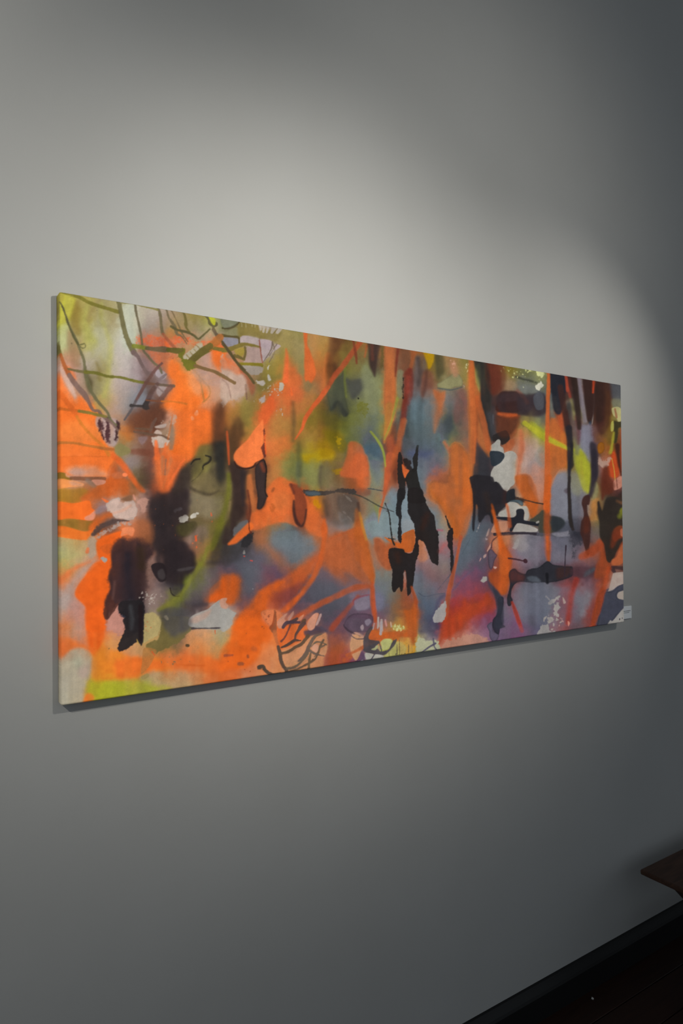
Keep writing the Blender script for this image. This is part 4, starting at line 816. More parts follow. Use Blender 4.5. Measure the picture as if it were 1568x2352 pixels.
P d8702f .9 4|1020,360 1080,340 1100,450 1130,560 1140,720 1190,880 1220,1100 1200,1160 1120,1050 1090,1000 1080,1200 1060,1330 1060,1450 1040,1400 1030,1200 1030,900 1020,600
L a04c28 .7 4|1090,620,26 1095,800,36 1085,1000,36 1070,1200,18
P 808850 .85 4|1090,340 1130,300 1140,380 1130,560 1100,520 1080,400
P 6c3426 .8 7|1190,230 1315,250 1320,400 1310,520 1260,580 1220,560 1190,420
P 36383c .8 6|1160,760 1250,770 1260,900 1240,1000 1200,960
L 5c5a60 .6 3|1250,780,10 1250,860,8
P 40201a .85 3 m.2|1310,570 1400,560 1480,570 1500,680 1480,750 1300,750 1275,700 1300,640
P 544246 .7 4|1320,590 1460,570 1480,640 1330,660
P 8c4a2c .75 4 m.15|1310,800 1480,800 1470,940 1400,1000 1340,1050 1320,960 1280,930 1290,860
P e05c24 .85 5|1310,760 1400,770 1490,780 1470,810 1380,810 1320,790
P d0602f .8 4|1350,1060 1430,1000 1440,1060 1400,1120 1360,1110
P 282424 .9 1.5|1245,970 1290,945 1370,920 1400,1000 1330,1055 1310,1010 1250,1020
P 303036 .85 7|1080,1050 1140,1080 1200,1150 1220,1250 1225,1400 1250,1420 1330,1460 1370,1490 1450,1460 1450,1540 1480,1580 1060,1580 1070,1350
P 232226 .9 3|1230,1400 1290,1400 1370,1490 1440,1460 1445,1530 1568,1545 1568,1580 1230,1580
P a8a69e .96 .8|1220,1070 1265,1030 1290,1003 1315,1015 1315,1060 1340,1080 1345,1130 1290,1115 1225,1105
P b2aea4 .96 .8|1350,1130 1430,1110 1480,1180 1470,1290 1450,1400 1410,1440 1375,1480 1320,1450 1280,1390 1250,1400 1225,1360 1230,1300 1270,1240 1330,1200
P b8a080 .5 7|1440,1200 1490,1250 1470,1380 1440,1350
P 24303c .95 1|1220,1115 1290,1110 1340,1130 1352,1165 1320,1215 1270,1245 1235,1240 1225,1180
P 28211f .93 1.5 r1|430,1180 490,1200 500,1250 530,1290 480,1300 440,1240
P 262322 .95 1 r.4|375,1140 410,1150 420,1290 440,1380 435,1540 380,1580 385,1450 370,1370
P e06830 .92 1|412,1230 440,1270 480,1290 450,1350 430,1350 415,1290
P 242220 .96 .8 r.35|545,1060 563,1068 555,1200 548,1290 570,1400 600,1500 625,1580 470,1580 470,1480 450,1400 440,1370 450,1340 470,1300 490,1290 505,1270 515,1260 510,1170 530,1130
T 820 1130
B 60,200,9c7450 100,120,7c806c 180,230,708060 200,60,c06030 130,300,7c8c8c 220,350,7c9090 300,120,6c8894 330,250,708c98 450,300,8c98a0 430,200,748c98 150,400,748688 60,500,c86428 100,620,c85a20 30,700,a0603c 200,520,b46034 250,620,b4562c 170,600,8c7c70 200,750,707470 250,850,6c7470 250,780,787c70 60,850,984c34 50,1020,786a7c 180,980,66647c 100,1100,644c58 230,1080,545668 30,1200,604c58 300,950,6c6a64 350,1050,785840 300,1150,7c5a3c 400,950,7c5a3c 420,1100,8c5434 450,980,844030
B 640,100,5c7c8c 700,150,5c7888 750,250,607c88 760,420,84888c 720,350,6c7c80 800,300,a07850 700,60,b8602c 800,100,d06428 900,100,b07038 930,80,a06c40 850,200,e0641c 950,300,cc5c20 920,400,d0601f 990,150,cc6024 1020,50,c4641f 1000,300,6c6058 1040,250,506c80 1040,400,4c6478 980,500,485c6c 1100,350,505c70 1100,450,44586a 1000,650,4c5868 920,700,505c70 1080,550,545868 1150,400,585460 1160,300,4c444c
B 600,500,c07850 580,580,b06a54 620,650,9c6860 700,700,80645c 650,580,847880 560,700,706874 780,520,a8504c 800,600,6c7080 770,650,747478 800,680,8c6c54 900,520,8c5c5c 700,600,707480 640,760,84504c 600,760,586070 560,800,5c6474 700,850,645c68 650,830,805850 760,800,74585c 820,800,6c5c5c 570,880,5c7080 650,900,5c6470 600,1000,485a70 700,980,505c74 620,1100,445870 680,1050,4c5872 600,1200,3c445c 650,1250,443f60 720,1230,40385c 620,1320,484458 700,1320,483c5c 800,900,84585c 780,880,6c646c
B 950,800,7c4c5c 1050,750,6c465c 1000,700,5c5468 1150,700,484c64 900,900,7c4854 1000,900,844658 1100,850,744454 1180,850,5c4458 1100,950,84404c 1180,950,bc3c2c 900,1050,98343c 1000,1070,b83c24 1100,1020,b83c24 1200,1030,b43424 850,1150,c43f1c 960,1150,cc4818 1050,1120,bc3c20 900,1250,ac3c2c 1000,1200,904050 950,1230,b84424 820,1250,b83c1c 1100,1200,744464 1150,1150,684060 1200,1100,803848 1050,1280,8c5c5c 1150,1270,705068 1100,1330,a8807c 1000,1350,b0806c 900,1380,bc7058 800,1380,bc5840 850,1420,b87860 1150,1340,98707c 780,1440,b85c3c 1200,1320,805c74
B 1250,980,3c4050 1230,900,343c4c 1200,780,50485c 1250,600,584c5c 1230,530,6c4040 1190,480,544048 1160,560,50485c 1290,800,98442c 1300,880,b8481c 1250,830,a04424 1350,820,c04c1f 1340,650,c8501c 1310,520,cc5420 1290,440,d0885c 1400,440,bc7854 1450,450,948c88 1520,450,8c8488 1480,550,7c7684 1400,560,8c545c 1420,700,98685c 1500,700,80707c 1540,600,7c7888 1500,850,7c7888 1480,950,906464 1450,900,8c5c5c 1550,900,787c90 1400,1080,7c7080 1350,1080,686478 1450,1100,9c4440 1520,1100,6c7088 1400,1200,6c5c7c 1450,1270,744c74 1500,1200,845060 1550,1270,6c5070 1350,1300,68486c 1450,1330,843458 1300,1320,644868
B 430,1200,b86034 500,1100,c0501c 500,1200,cc5c1c 480,1300,cc641c 330,1290,c87024 400,1250,a49c50 350,1230,8c8040 250,1300,c86828 150,1290,c8602c 400,1380,c87c24 450,1400,c08828 550,1350,a89c50 600,1350,a8a080 550,1430,bc8028 640,1400,a0a090 320,1450,a8a84c 350,1500,ac9c4c 420,1470,b4903c 500,1470,b88428 250,1520,a8a468 700,1400,9c9898 200,1500,a09c90 650,1450,a8a080
P 7c9294 .5 10|100,260 300,200 360,260 350,420 200,430 90,400
P cc6022 .9 5|-20,180 40,260 80,430 120,580 155,760 140,840 100,800 30,650 -20,600
L c88430 .7 2.5|20,200,18 50,330,22 80,440,18
P b85a30 .8 6|150,440 210,430 260,510 300,600 310,700 270,710 210,640 170,540
P 868e92 .7 4|410,290 450,260 520,300 525,350 470,360 410,370
P d4601f .95 1.2|250,420 330,450 350,470 400,470 410,400 470,365 525,355 530,470 500,550 440,560 400,540 340,490 280,450
L 282624 .95 .8 r.3|255,110,10 290,200,12 305,320,12 320,440,14 340,490,18
L 282624 .9 .7|285,430,8 350,440,8
L 4c4440 .6 1.5 r2|260,130,18 270,200,14
P 232122 .96 .8 r.5|380,-20 440,-20 435,60 410,110 405,250 405,460 385,465 370,440 375,360 380,250 355,200 360,100
P d4641f .9 6|680,-20 1060,-20 1040,130 1000,250 970,370 940,435 900,430 870,380 860,330 820,230 750,110
P 987050 .6 9|870,60 960,60 950,140 890,130
P c07850 .7 4|570,470 600,500 640,560 650,620 600,650 560,620
P 231f1f .96 .8 r.45|470,-20 590,-20 620,80 670,180 710,230 720,330 745,400 745,655 720,668 680,640 640,540 600,460 560,450 565,560 540,650 520,800 500,900 470,960 455,930 450,800 430,740 420,900 400,920 385,880 350,920 330,925 315,880 320,800 320,720 295,640 285,580 300,520 420,530 440,560 500,560 530,480 530,380 520,300 480,230 460,190 465,90
L 3c221a .6 8|640,220,54 600,330,46
L 3c221a .6 8|360,580,54 380,640,54
P b4604c .7 2|430,740 445,740 450,860 425,900
L 9c8880 .7 1 r1|435,745,8 440,830,8
L 262222 .96 .8 r.4|812,228,10 830,280,14 850,330,20 865,345,28
P 242021 .96 .8 r.5|830,380 880,335 880,400 878,500 885,640 890,745 860,745 855,620 850,540 830,500
L b0445c .6 3|740,355,16 780,360,16
L ac5450 .7 6|760,550,28 800,490,28
P 4c6678 .6 12|1000,280 1060,250 1130,320 1080,450 980,620 910,750 900,680 950,500
L bc5430 .88 2.5|950,420,36 930,530,28 900,680,28 870,800,36 845,900,40 830,1000,36 825,1080,36 810,1160,36
L 3c4858 .6 1|1040,430,8 960,580,8
L 3c4458 .6 1|860,760,6 740,900,6
L 40485c .6 1|560,930,8 620,965,8 720,945,8 800,935,6
L 5c4c68 .5 3|1060,720,10 970,800,18 870,920,10
P bc3f1c .85 6|790,1180 850,1160 900,1140 960,1080 1060,1040 1150,1000 1180,940 1210,950 1230,1020 1180,1050 1100,1110 1020,1160 980,1200 960,1240 900,1300 800,1350 750,1400 760,1320
P d04c18 .8 5|900,1160 960,1130 990,1160 930,1190
L 4c4468 .7 4|800,950,18 750,1000,36 715,1100,22 690,1200,14
P a4a09c .95 .8 r1|760,1050 810,1010 815,1080 800,1170 770,1200 695,1190 710,1110
P a8a49c .96 .8 r.5|1122,825 1160,780 1190,785 1190,815 1160,838 1130,830
L a89c98 .9 .8 r1|1125,290,12 1100,370,12
P b89080 .92 .8|1205,345 1215,350 1200,405 1180,410
P a88c88 .9 .8|1175,425 1200,440 1180,450
P bc9080 .92 .8|1225,480 1230,500 1200,550 1190,545
P b09088 .92 .8|1160,590 1185,575 1180,600 1160,615
P b88c80 .9 .8|1130,610 1140,620 1120,645
P c0988c .95 .8|1250,690 1280,695 1270,712 1255,708
P c86024 .85 3 r1|100,1290 150,1260 260,1290 350,1280 440,1290 460,1350 400,1380 250,1350 120,1360
P cc5a1c .9 5|430,1090 490,1080 530,1000 550,1050 550,1150 545,1290 520,1400 470,1400 460,1250 440,1150
L bc4c20 .85 3|500,880,18 530,980,36 545,1060,18
P a8a058 .8 2 r3|330,1230 400,1240 450,1260 440,1290 350,1280
P b48470 .8 2 r3|760,1465 800,1380 900,1360 960,1330 1000,1310 1080,1310 1150,1320 1200,1350 1190,1395 1000,1425 850,1450
P a4a070 .9 1.5 r3|550,1330 600,1340 640,1380 720,1370 745,1400 740,1460 600,1500 540,1510 540,1400
L 544c68 .8 .8 r1|580,1490,10 640,1450,14 690,1400,14 700,1350,12
L a4a49c .9 1 r1|700,1390,28 730,1430,28
L 5c4c2c .7 .7|370,1400,5 370,1510,5
L 5c4c2c .7 .7|400,1420,5 402,1500,5
L 5c4c2c .7 .7|500,1400,5 505,1470,5
L 5c4c2c .7 .7|330,1440,5 325,1510,5
P 544864 .85 1 m.25|1190,1230 1240,1200 1250,1280 1300,1310 1280,1370 1250,1390 1215,1340 1210,1290
P 2a2838 .93 1.2 m.2|1290,980 1320,965 1345,990 1335,1080 1320,1150 1330,1220 1355,1240 1340,1250 1310,1260 1300,1310 1270,1300 1240,1250 1245,1180 1280,1130 1295,1060
L 30384c .75 4|1210,800,36 1240,880,54 1290,950,44
T 1060 800
B 550,200,747440 620,230,7c7c44 600,300,5c6450 560,340,707868 640,350,74786c 720,290,6c744c 750,260,a0a060 450,200,7c7020 420,340,94785c 470,300,8c7848 540,400,806858 620,430,686c70 700,480,484a54 600,500,44404a 560,540,3c3a44 660,560,744c40 740,450,505864 720,560,3c3f48 760,620,384040 760,350,747858 680,650,888458 740,680,748078 620,680,847850 600,760,a8904c 660,760,94a028 720,800,8c9c28 600,850,b48c70 640,900,b09488 600,1000,b89488 560,1100,b89080 700,1000,848680 720,900,9c8c58 640,1100,908c94 700,1100,948484 580,1180,94868c 650,1200,ac8474 700,1250,bc8068 740,1200,b07860 560,1300,c85c24 600,1380,cc6020 500,1250,c47448 520,1400,b0a88c 660,1350,c07c5c 680,1420,c0846c 540,900,d06c44 530,1000,c86c40 550,780,b07c4c 640,1500,c85c24
B 870,300,202430 880,380,1c2438 900,450,302c28 860,500,48443c 920,250,302420 960,300,703028 980,400,6c3428 1010,350,40241f 1050,320,341f1c 1080,400,4c4448 1060,500,38302e 1110,300,80746c 1100,420,6c6468 1120,520,7c7c68 1150,350,381f1c 1170,500,302620 1190,620,302a28 1150,600,4c4830 1130,640,80803c 1200,330,c03c1c 1220,420,6c605c 1250,400,44241f 1270,520,4c2520 1250,640,44241f 1300,380,48361f 1330,450,70361c 1350,350,4c4430 1400,380,44464c 1440,430,48464a 1400,500,6c6c54 1450,520,686c5c 1350,550,6c4820 1330,650,704c1c 1300,720,5c3428 1350,750,74541c 1280,600,48241f 1440,600,b0a868 1380,720,9c9c38 1430,720,34301f 1400,820,5c5424 1370,900,7c641f 1440,850,3c241c 1470,800,bc5838 1470,950,98381c 1420,930,40241c 1400,1000,a84c20 1390,1080,cc481c 1350,1080,c05c34 1440,1100,703020 1300,1060,b08070 1280,920,90581c 1230,900,5c3830 1310,980,8c4c24 1220,780,5c4038 1260,760,64403c 1200,950,44303c 1220,1050,302a34 1200,1150,282428 1290,1150,5c3430 1320,1200,542a1c 1270,1120,7c7484 1450,1200,b47460 1410,1250,a85c48 1350,1280,5c2a18 1300,1300,48241a 1450,1320,3c2024 1400,1380,342820 1350,1430,302c20 1420,1450,3c3428 1470,1400,382428 1460,1500,5c6024 1400,1520,2c2624 1480,1560,78743c 1290,1400,90806c 1270,1450,302020 1230,1350,84784c 1220,1420,a0784c 1200,1480,b87440 1200,1550,b08048 1250,1530,94803c
B 900,600,b04824 860,560,503428 950,600,40342c 970,700,2c2e34 900,650,b8502c 880,750,c86030 930,780,a84c34 840,700,b4683c 850,850,c07820 820,780,b8862c 900,870,b8a424 950,920,b0ac24 980,820,483428 1010,550,707060 1040,600,7c786c 1070,680,603030 1080,800,643838 1030,750,747064 1040,850,787c80 1110,760,747084 1150,780,80687c 1150,850,707088 1120,900,74748c 1080,950,6c7460 1150,950,70708c 1040,950,8c942c 1100,1000,9ca424 1150,1100,a0a428 1160,1200,a0a42c 1060,1080,84884c 1100,1130,a87c3c 1040,1150,8c8450 1100,1250,948c50 1040,1250,848468 1000,1050,34301f 1000,950,48421f 1010,1130,5c4c28 1160,1280,8c8c48 1060,1320,6c6c6c 1050,1400,54565f 1130,1400,403432 1180,1380,30241f 1100,1450,4c484c 850,1000,d0682c 900,1050,cc6428 830,1100,cc6028 950,1000,c07430 930,1100,a88038 820,1200,d0601f 880,1180,a88060 900,1230,8c8484 960,1180,908450 850,1300,747684 900,1350,707484 950,1280,746c74 850,1450,6c7080 930,1450,686c7c 1030,1500,5c6070 900,1530,6c6c7c 780,1000,c4602c 780,1400,c85820 780,1550,c4581f 740,1480,8c5030 720,1540,5c4c38 1080,1540,545868
L 34382c .8 3|500,265,16 560,285,18 640,305,18 690,320,12
P 70786c .7 5|530,340 640,330 700,380 680,420 600,440 540,400
P 40444c .85 4|660,440 700,410 760,420 780,500 770,590 730,620 690,590 670,520
P 5c6470 .8 3|690,450 730,440 740,500 750,560 730,580 700,510
P 3f3a44 .8 5|510,470 580,450 660,450 650,560 600,600 530,590
L 8c4c3c .7 4|510,390,26 560,440,36 600,500,44
P d4d898 .95 .8 r1.5|700,205 755,213 755,260 740,280 720,260 690,260
P d0ccb8 .96 .8 r1.5|680,340 715,325 735,310 755,345 735,370 715,395 690,375
K d8d890 .9 .7|620,230,90,40,22,3,14 500,240,60,40,12,3,8 400,200,60,30,12,3,8 740,290,40,20,6,3,10
K c0c4a0 .8 .7|620,330,100,40,10,2,6
P 9c8060 .7 6|370,310 440,290 500,320 500,380 420,390 365,360
P 1f2430 .9 5|822,180 945,200 950,380 900,460 880,540 850,520 835,420
P 6c746c .8 4|815,440 840,430 850,560 860,640 820,640 810,560
P 2c2c2e .85 5|960,520 1010,520 1000,650 1000,800 1010,900 980,880 960,800 940,700
L 403028 .8 5|900,500,54 960,460,46
P d0582c .88 5|890,570 920,560 940,650 930,770 910,780 890,700
L c8482c .85 3|952,200,18 970,380,18
L 9c4030 .8 3|980,370,18 1000,450,18
L 84787c .8 4|1065,220,22 1100,400,36 1120,500,36 1140,600,36 1150,680,18
L 7c706c .8 2|1112,230,18 1110,340,12
P 301f1c .8 4|1118,235 1195,250 1210,380 1215,500 1200,650 1180,710 1160,660 1150,560 1130,450
P 283448 .8 2|1165,660 1195,670 1190,710 1170,700
L 88807c .85 1.5|1215,390,10 1220,500,10 1210,600,12 1200,700,12
L d84020 .9 3|1218,250,22 1205,370,18
P 38302c .8 4|1040,340 1080,370 1090,500 1090,610 1060,600 1050,450
L 8a8450 .8 4|1010,480,26 1030,560,26 1040,650,26
L 5c3030 .8 5|1060,640,44 1080,760,44 1075,880,22
P 74748a .75 7|1100,720 1190,700 1200,800 1180,930 1180,1050 1130,1000 1090,900 1090,800
P bca094 .7 7|580,830 680,830 720,920 640,1030 560,1120 540,1050 580,950
L d06c44 .85 5|540,760,36 550,900,46 530,1030,46 510,1180,36
P b88470 .6 7|640,1080 720,1090 770,1230 740,1400 680,1400 640,1260
P 868888 .6 6|680,970 740,900 770,1000 760,1120 700,1060
P 847840 .7 2 m.2|550,690 640,680 655,720 630,770 600,740 555,715
L a8ac2a .88 4|640,700,46 720,770,64 800,820,54 880,870,46 960,920,36 1030,940,28
P cc6834 .85 5|800,680 870,660 900,740 960,830 975,890 900,860 810,800
P cc6a2a .88 5|800,830 900,880 970,940 975,1020 970,1130 900,1150 850,1180 810,1250 770,1280 785,1100 790,950
L b8b428 .8 3|790,830,18 870,870,26 960,920,28
P 747684 .8 5|800,1280 830,1200 890,1160 960,1150 990,1250 980,1350 980,1580 800,1580
L e06028 .95 1.5|806,170,24 803,350,26 798,500,22 793,700,28 790,850,34
L d8602a .95 2|790,850,42 790,1000,46 790,1150,56 785,1300,56 775,1450,56 780,1568,56
L 2c2824 .9 2.5|990,900,54 1000,1000,54 1005,1080,46 990,1130,22 990,1250,18 985,1320,28 990,1420,26 990,1568,26
P 382424 .8 3|940,1310 980,1290 990,1340 960,1340
P a0a428 .85 5|1090,930 1130,980 1180,1080 1190,1200 1180,1300 1150,1330 1110,1150 1080,1000
L 94983c .7 4|1030,960,26 1050,1050,36 1070,1150,26
L b07c40 .7 4|1100,1050,18 1110,1200,18
P 848450 .7 6|1000,1180 1060,1180 1100,1320 1060,1360 1010,1320
P 302a34 .88 4|1180,880 1240,900 1250,1050 1245,1200 1220,1240 1190,1340 1170,1350 1185,1200 1190,1050
P 30201f .88 2|1100,1430 1120,1380 1170,1350 1175,1430 1150,1440 1130,1480
P 48241f .55 9|1220,420 1300,400 1320,600 1280,720 1220,680
L 705020 .7 7|1340,420,54 1350,600,54 1360,760,46
P 484a50 .85 4|1365,300 1490,310 1480,470 1400,470 1370,440
P 70705c .8 4|1380,475 1480,475 1480,560 1400,550
P b8b078 .95 1|1380,560 1410,545 1440,545 1475,575 1480,670 1440,680 1420,640 1395,620
L 8c5c40 .85 1.5|1410,560,14 1425,640,20
P a8a450 .92 1|1375,690 1390,670 1405,700 1395,760 1375,770 1368,740
P 34301f .92 2|1400,670 1440,680 1480,675 1480,720 1440,740 1440,800 1420,880 1390,860 1400,760
L 9c9430 .85 3|1400,780,16 1385,880,26 1370,960,36
P 9c5c18 .92 1.5 m.2|1250,900 1275,870 1305,880 1312,930 1290,970 1255,965
P cc481c .88 3|1370,1000 1400,950 1440,1040 1450,1160 1410,1200 1350,1180 1340,1100
L b8943c .8 1|1380,1020,10 1400,1120,12 1410,1220,12
L 38201a .9 3|1430,900,46 1440,1020,26 1455,1120,18 1470,1190,14
L c8502c .88 3|1478,760,30 1482,900,30 1484,1050,24
P b87c68 .9 1.5|1400,1220 1470,1180 1485,1260 1440,1300 1400,1310 1390,1260
L 6c3c30 .7 1|1420,1200,8 1430,1290,10
P b49484 .85 2 r2|1255,1010 1330,1040 1370,1000 1360,1060 1310,1110 1270,1080
P 54261a .88 4|1290,1120 1340,1090 1370,1190 1400,1240 1390,1330 1320,1360 1290,1400 1280,1300
P 84805c .8 4|1200,1290 1240,1240 1250,1330 1230,1400 1190,1400
P b87c40 .75 6|1160,1440 1250,1390 1250,1580 1160,1580
P 302420 .9 5|1260,1420 1290,1500 1330,1400 1400,1380 1485,1320 1490,1500 1440,1580 1260,1580 1250,1480
L 78781f .8 5|1470,1480,36 1440,1540,36
# right half, drawn together again (under the crisp blacks)
T 748 750 1.28
P 5c4c40 .5 8|0,490 60,490 100,560 40,590 0,560
P c46030 .6 8|0,630 60,610 110,660 130,760 60,720 0,700
P 54707a .45 10|250,220 330,230 340,330 280,360 240,300
P 50606c .55 8|430,600 480,580 470,640 420,700 390,730 400,660
P 7a7a88 .55 7|665,430 720,425 765,460 775,560 720,560 665,550
P 6a6878 .5 8|570,625 680,612 760,640 740,695 620,690 560,675
P 686c7c .5 9|560,770 680,765 750,780 740,870 620,880 560,850
P 2c2a2a .85 5|430,85 460,95 465,200 480,280 490,330 470,330 450,260 455,180
P 5c2c20 .8 6|470,100 520,108 530,160 510,200 480,190
P 4a2a20 .8 5|505,255 570,260 555,310 520,330 500,300
P 34282a .85 4|500,210 530,190 590,200 640,200 650,250 620,265 560,260 510,250
P 50545c .75 2|610,210 625,195 640,205 640,240 620,245
L e05c24 .8 3|508,258,8 535,262,12 560,262,8
P d4682c .8 6|370,350 410,370 425,440 430,540 405,620 380,560 350,520 310,480 320,455 360,460
L d4682f .85 3|428,100,14 430,200,18 435,300,15 432,400,12
L d0622c .85 3|445,210,14 465,290,18 478,360,16
P cc682c .8 4|658,280 690,300 715,340 712,400 680,430 658,470
P c8602c .8 4|555,450 600,440 625,520 610,560 580,510
L b0ac30 .85 3|585,285,14 640,325,18 690,350,14 715,362,10
P a0a030 .8 4|735,380 765,400 780,440 775,490 755,480 740,430
P 22242e .9 3|662,125 700,132 705,170 700,230 690,260 672,250 664,190
L 3c2420 .8 3|690,180,18 700,240,18 712,300,16
L 30241f .85 3|728,140,18 740,220,18 745,300,12
P 32211e .85 3|758,145 790,150 800,210 785,270 770,280 762,220
L 7a7078 .7 2.5|745,150,10 752,220,12 762,280,12
P 40241f .75 5|800,155 835,162 840,230 830,300 805,320 795,250
L d04420 .85 2|790,155,8 786,195,6
L c8482c .8 2|706,140,7 712,190,7
L 26242a .85 3|715,300,18 718,360,18 715,440,8 716,520,8 722,590,10
L 2c2630 .85 4|790,370,16 788,440,18 778,500,12
L d0642c .9 2|655,130,8 650,300,9 652,400,12 648,500,12 650,600,11 655,690,6
P cc5c24 .8 4|495,600 515,600 540,680 545,740 525,790 500,770 490,740 515,700
P c04424 .6 7|350,880 400,830 450,810 490,800 500,830 440,850 390,890 350,920
P 2e3040 .8 3|485,745 500,770 518,800 522,870 512,890 495,880 502,830
P 3a3c4e .8 2|800,790 830,772 872,765 868,790 858,805 866,830 840,868 790,878 796,830
T 1060 1100
B 40,100,c86420 50,200,b8581f 30,350,4c687c 60,500,48606f 150,330,302c30 190,150,262428 330,150,28242a 380,220,302424 300,320,2a2024 220,400,585460 130,450,4c5468 230,480,504048 350,450,a8644c 400,440,b8806c 440,260,b0aca0 350,300,b0a8a0 560,330,b0ac9c 480,100,262c34 620,130,cc6424 660,250,c86020 700,150,bc8468 750,200,c46838 680,330,4c4838 700,400,3c3f34 760,400,8c5430 850,150,6c7080 900,220,64687a 900,320,707080 1050,200,545868 1050,300,5c5c6c 860,400,404048 830,440,40404a 900,420,28343f 960,430,4c5064 960,380,5c6070 880,470,48485c 1000,460,3c3c4c 1060,430,48424c 1150,400,4c2820 1130,330,3c2a28 1200,300,a86c3c 1200,200,b07840 1240,150,9c8438 1260,400,6c6c30 1220,450,646068 1200,550,68606c 1240,500,70685c 1100,500,342420 1150,600,3c241f 1080,560,44404c 1040,540,30303c 1000,600,404454 950,580,484c60 900,600,585870 870,560,5c5a70 1050,650,6c5860 1100,700,985040 1180,680,ac4c24 1250,640,b04820 1050,760,80605f 1000,720,706470
B 600,450,a8a09a 530,460,aca498 680,500,50505c 600,510,40404a 450,500,34282c 500,400,28242c 400,380,4c3c3c 440,420,50302a 500,560,90887f 560,570,908488 620,600,787480 580,650,908c94 700,580,706c7a 700,680,706878 640,700,7c7480 500,640,80707c 450,690,845860 550,710,7c5c64 650,780,807080 700,750,78707f 600,780,80606c 530,790,906464 480,780,98503f 740,650,8c5454 860,680,70606f 900,740,786c7c 860,770,706070 980,780,605460 900,660,68627a
B 350,550,d07c4c 300,580,b87c5c 330,650,bc5c2c 380,650,c4501c 400,750,c04c1c 380,850,b8481c 300,900,8c401f 350,950,b84c1c 400,1000,a84824 290,830,783828 270,700,54485c 300,750,604858 480,870,5c3430 500,920,54302c 550,900,48282a 460,960,40242c 430,1080,3c2a34 600,850,302c34 650,900,38404c 700,880,2c3038 750,850,282a34 780,780,402a34 850,870,28282f 900,870,3c2424 950,880,48282a 1000,850,3c2c34 1050,850,543034 1100,860,4c343c 1170,850,3c3c44 1230,840,4c2c2a 1270,850,6c2a1c 1150,780,7c5a60 1220,740,706870 1130,880,443848 1280,760,a0441f 1340,820,b44824
B 1300,250,2c2620 1350,350,2c2824 1380,450,30241f 1300,450,282420 1350,600,34201c 1400,580,54241a 1430,480,843020 1470,480,b46040 1450,540,602818 1400,650,54281f 1350,700,2c1c1a 1450,650,a8502c 1430,750,a86444 1480,720,b45834 1470,380,4c4c20 1430,250,3c2c2c 1450,170,382426 1470,300,6c7024 1480,350,7c7c2c 1390,840,3a2c30 1450,830,3c2a2c 1480,840,44302c 1460,800,543430 1430,900,a48070 1400,980,a8968c 1350,1010,a08c80 1470,930,a4806c 1450,1040,50485a 1350,1080,3c3c50 1400,1100,3c3f52 1460,1060,a0938a 1430,1180,34384c 1350,1200,343a4e 1300,1300,30344a 1450,1230,2c3048 1420,1290,8c8884 1450,1270,94908c 1380,1320,94908a 1290,1180,443844 1250,1250,742a20
B 500,1000,7c6c78 550,1000,74788a 600,1050,6c7288 700,1000,5c6478 650,1100,586078 720,1100,5c6880 800,1000,706c78 850,1020,686470 900,960,785c64 750,1050,647084 560,1150,707488 500,1080,8c5c60 520,1200,84707f 450,1250,6c5878 600,1200,5c6480 650,1300,404560 620,1320,484c68 700,1250,586078 560,1300,606080 480,1380,74487c 600,1400,5c4c70 420,1400,644874 550,1420,803458 680,1400,585070 400,1100,70687a 350,1080,40384c 400,1300,605070 950,1000,84484c 1000,1000,903834 980,1100,90342c 970,1200,8c302c 960,1300,843030 930,1180,60505f 1050,1050,707078 1100,1050,6c6a72 1150,1100,686870 1150,1200,646670 1080,1200,605c64 1100,1300,545058 1030,1150,645860 1200,1000,6c5c64 1050,1330,5c4c54 1150,1330,703c38 1200,1280,882c20 1180,1200,64444c 1050,970,943c30 1150,970,704850 1250,1000,7c3c3c 1330,920,ac4420 1310,980,b8441c 1270,1080,b03c1a 1230,1200,a8341c 920,1330,7c4c48 880,1380,7c6068
B 50,1250,c84014 150,1200,b83818 230,1120,b0342c 100,1000,84404c 50,900,7c4456 180,1000,7c3c48 250,1000,40384c 200,900,5c445c 50,700,54586c 150,700,54506a 120,820,6c4458 50,1350,a84030 150,1300,84404f 250,1280,68405c 50,1450,b08070 150,1440,a87870 200,1380,74506c 230,1430,8c6878 350,1450,74507c
P 262327 .93 2|80,-20 270,-20 300,30 340,45 380,100 410,125 430,200 410,250 370,290 340,310 325,350 310,340 290,410 270,400 250,340 220,340 190,380 165,410 150,380 150,270 130,240 125,330 115,470 100,480 95,400 105,260 95,100
L 34261f .6 8|220,150,46 250,280,46
L 3c221f .6 6|400,120,36 390,220,36
P b0aca2 .95 1|410,235 450,215 500,225 540,255 600,260 620,330 600,390 570,390 575,310 540,285 505,300 495,340 450,365 340,350 350,310 400,280
P 23262c .95 1|415,130 440,105 485,100 488,170 520,175 520,190 470,200 430,210 410,200
P 48606a .9 1 m.2|430,215 500,195 545,205 566,235 555,255 530,245 500,220
P 3c3f36 .88 2|620,400 640,370 700,330 740,290 800,310 810,350 880,355 940,390 940,430 880,480 830,500 720,530 700,440 640,430
P 2a3038 .85 4|810,350 880,360 940,390 940,440 870,490 820,460
P bc8468 .95 1|275,470 310,410 370,395 425,400 425,440 400,490 280,500
P aca69e .95 .8|465,485 500,425 520,410 600,430 690,460 690,490 610,495 560,490 500,495
P 20222a .96 .8|500,300 520,282 560,285 575,320 570,380 620,395 700,410 700,440 640,430 580,420 510,415 480,450 460,490 440,480 440,400 330,375 320,355 400,355 470,360 500,340
L 302a32 .95 .8|300,515,28 400,510,28 500,505,24 600,505,22 700,515,28
L 4c4c58 .8 1|700,515,28 800,520,22 930,545,14
P 98948c .9 .8|680,405 705,390 710,405 690,415
P 807c88 .8 3|830,510 950,490 1010,480 1010,520 900,540
P d08458 .7 7|280,580 340,540 450,530 400,620 330,700 290,650
P 98928c .55 6|470,540 560,540 620,620 560,680 500,640
L 402c30 .8 1.5|270,640,14 280,580,12 330,535,12
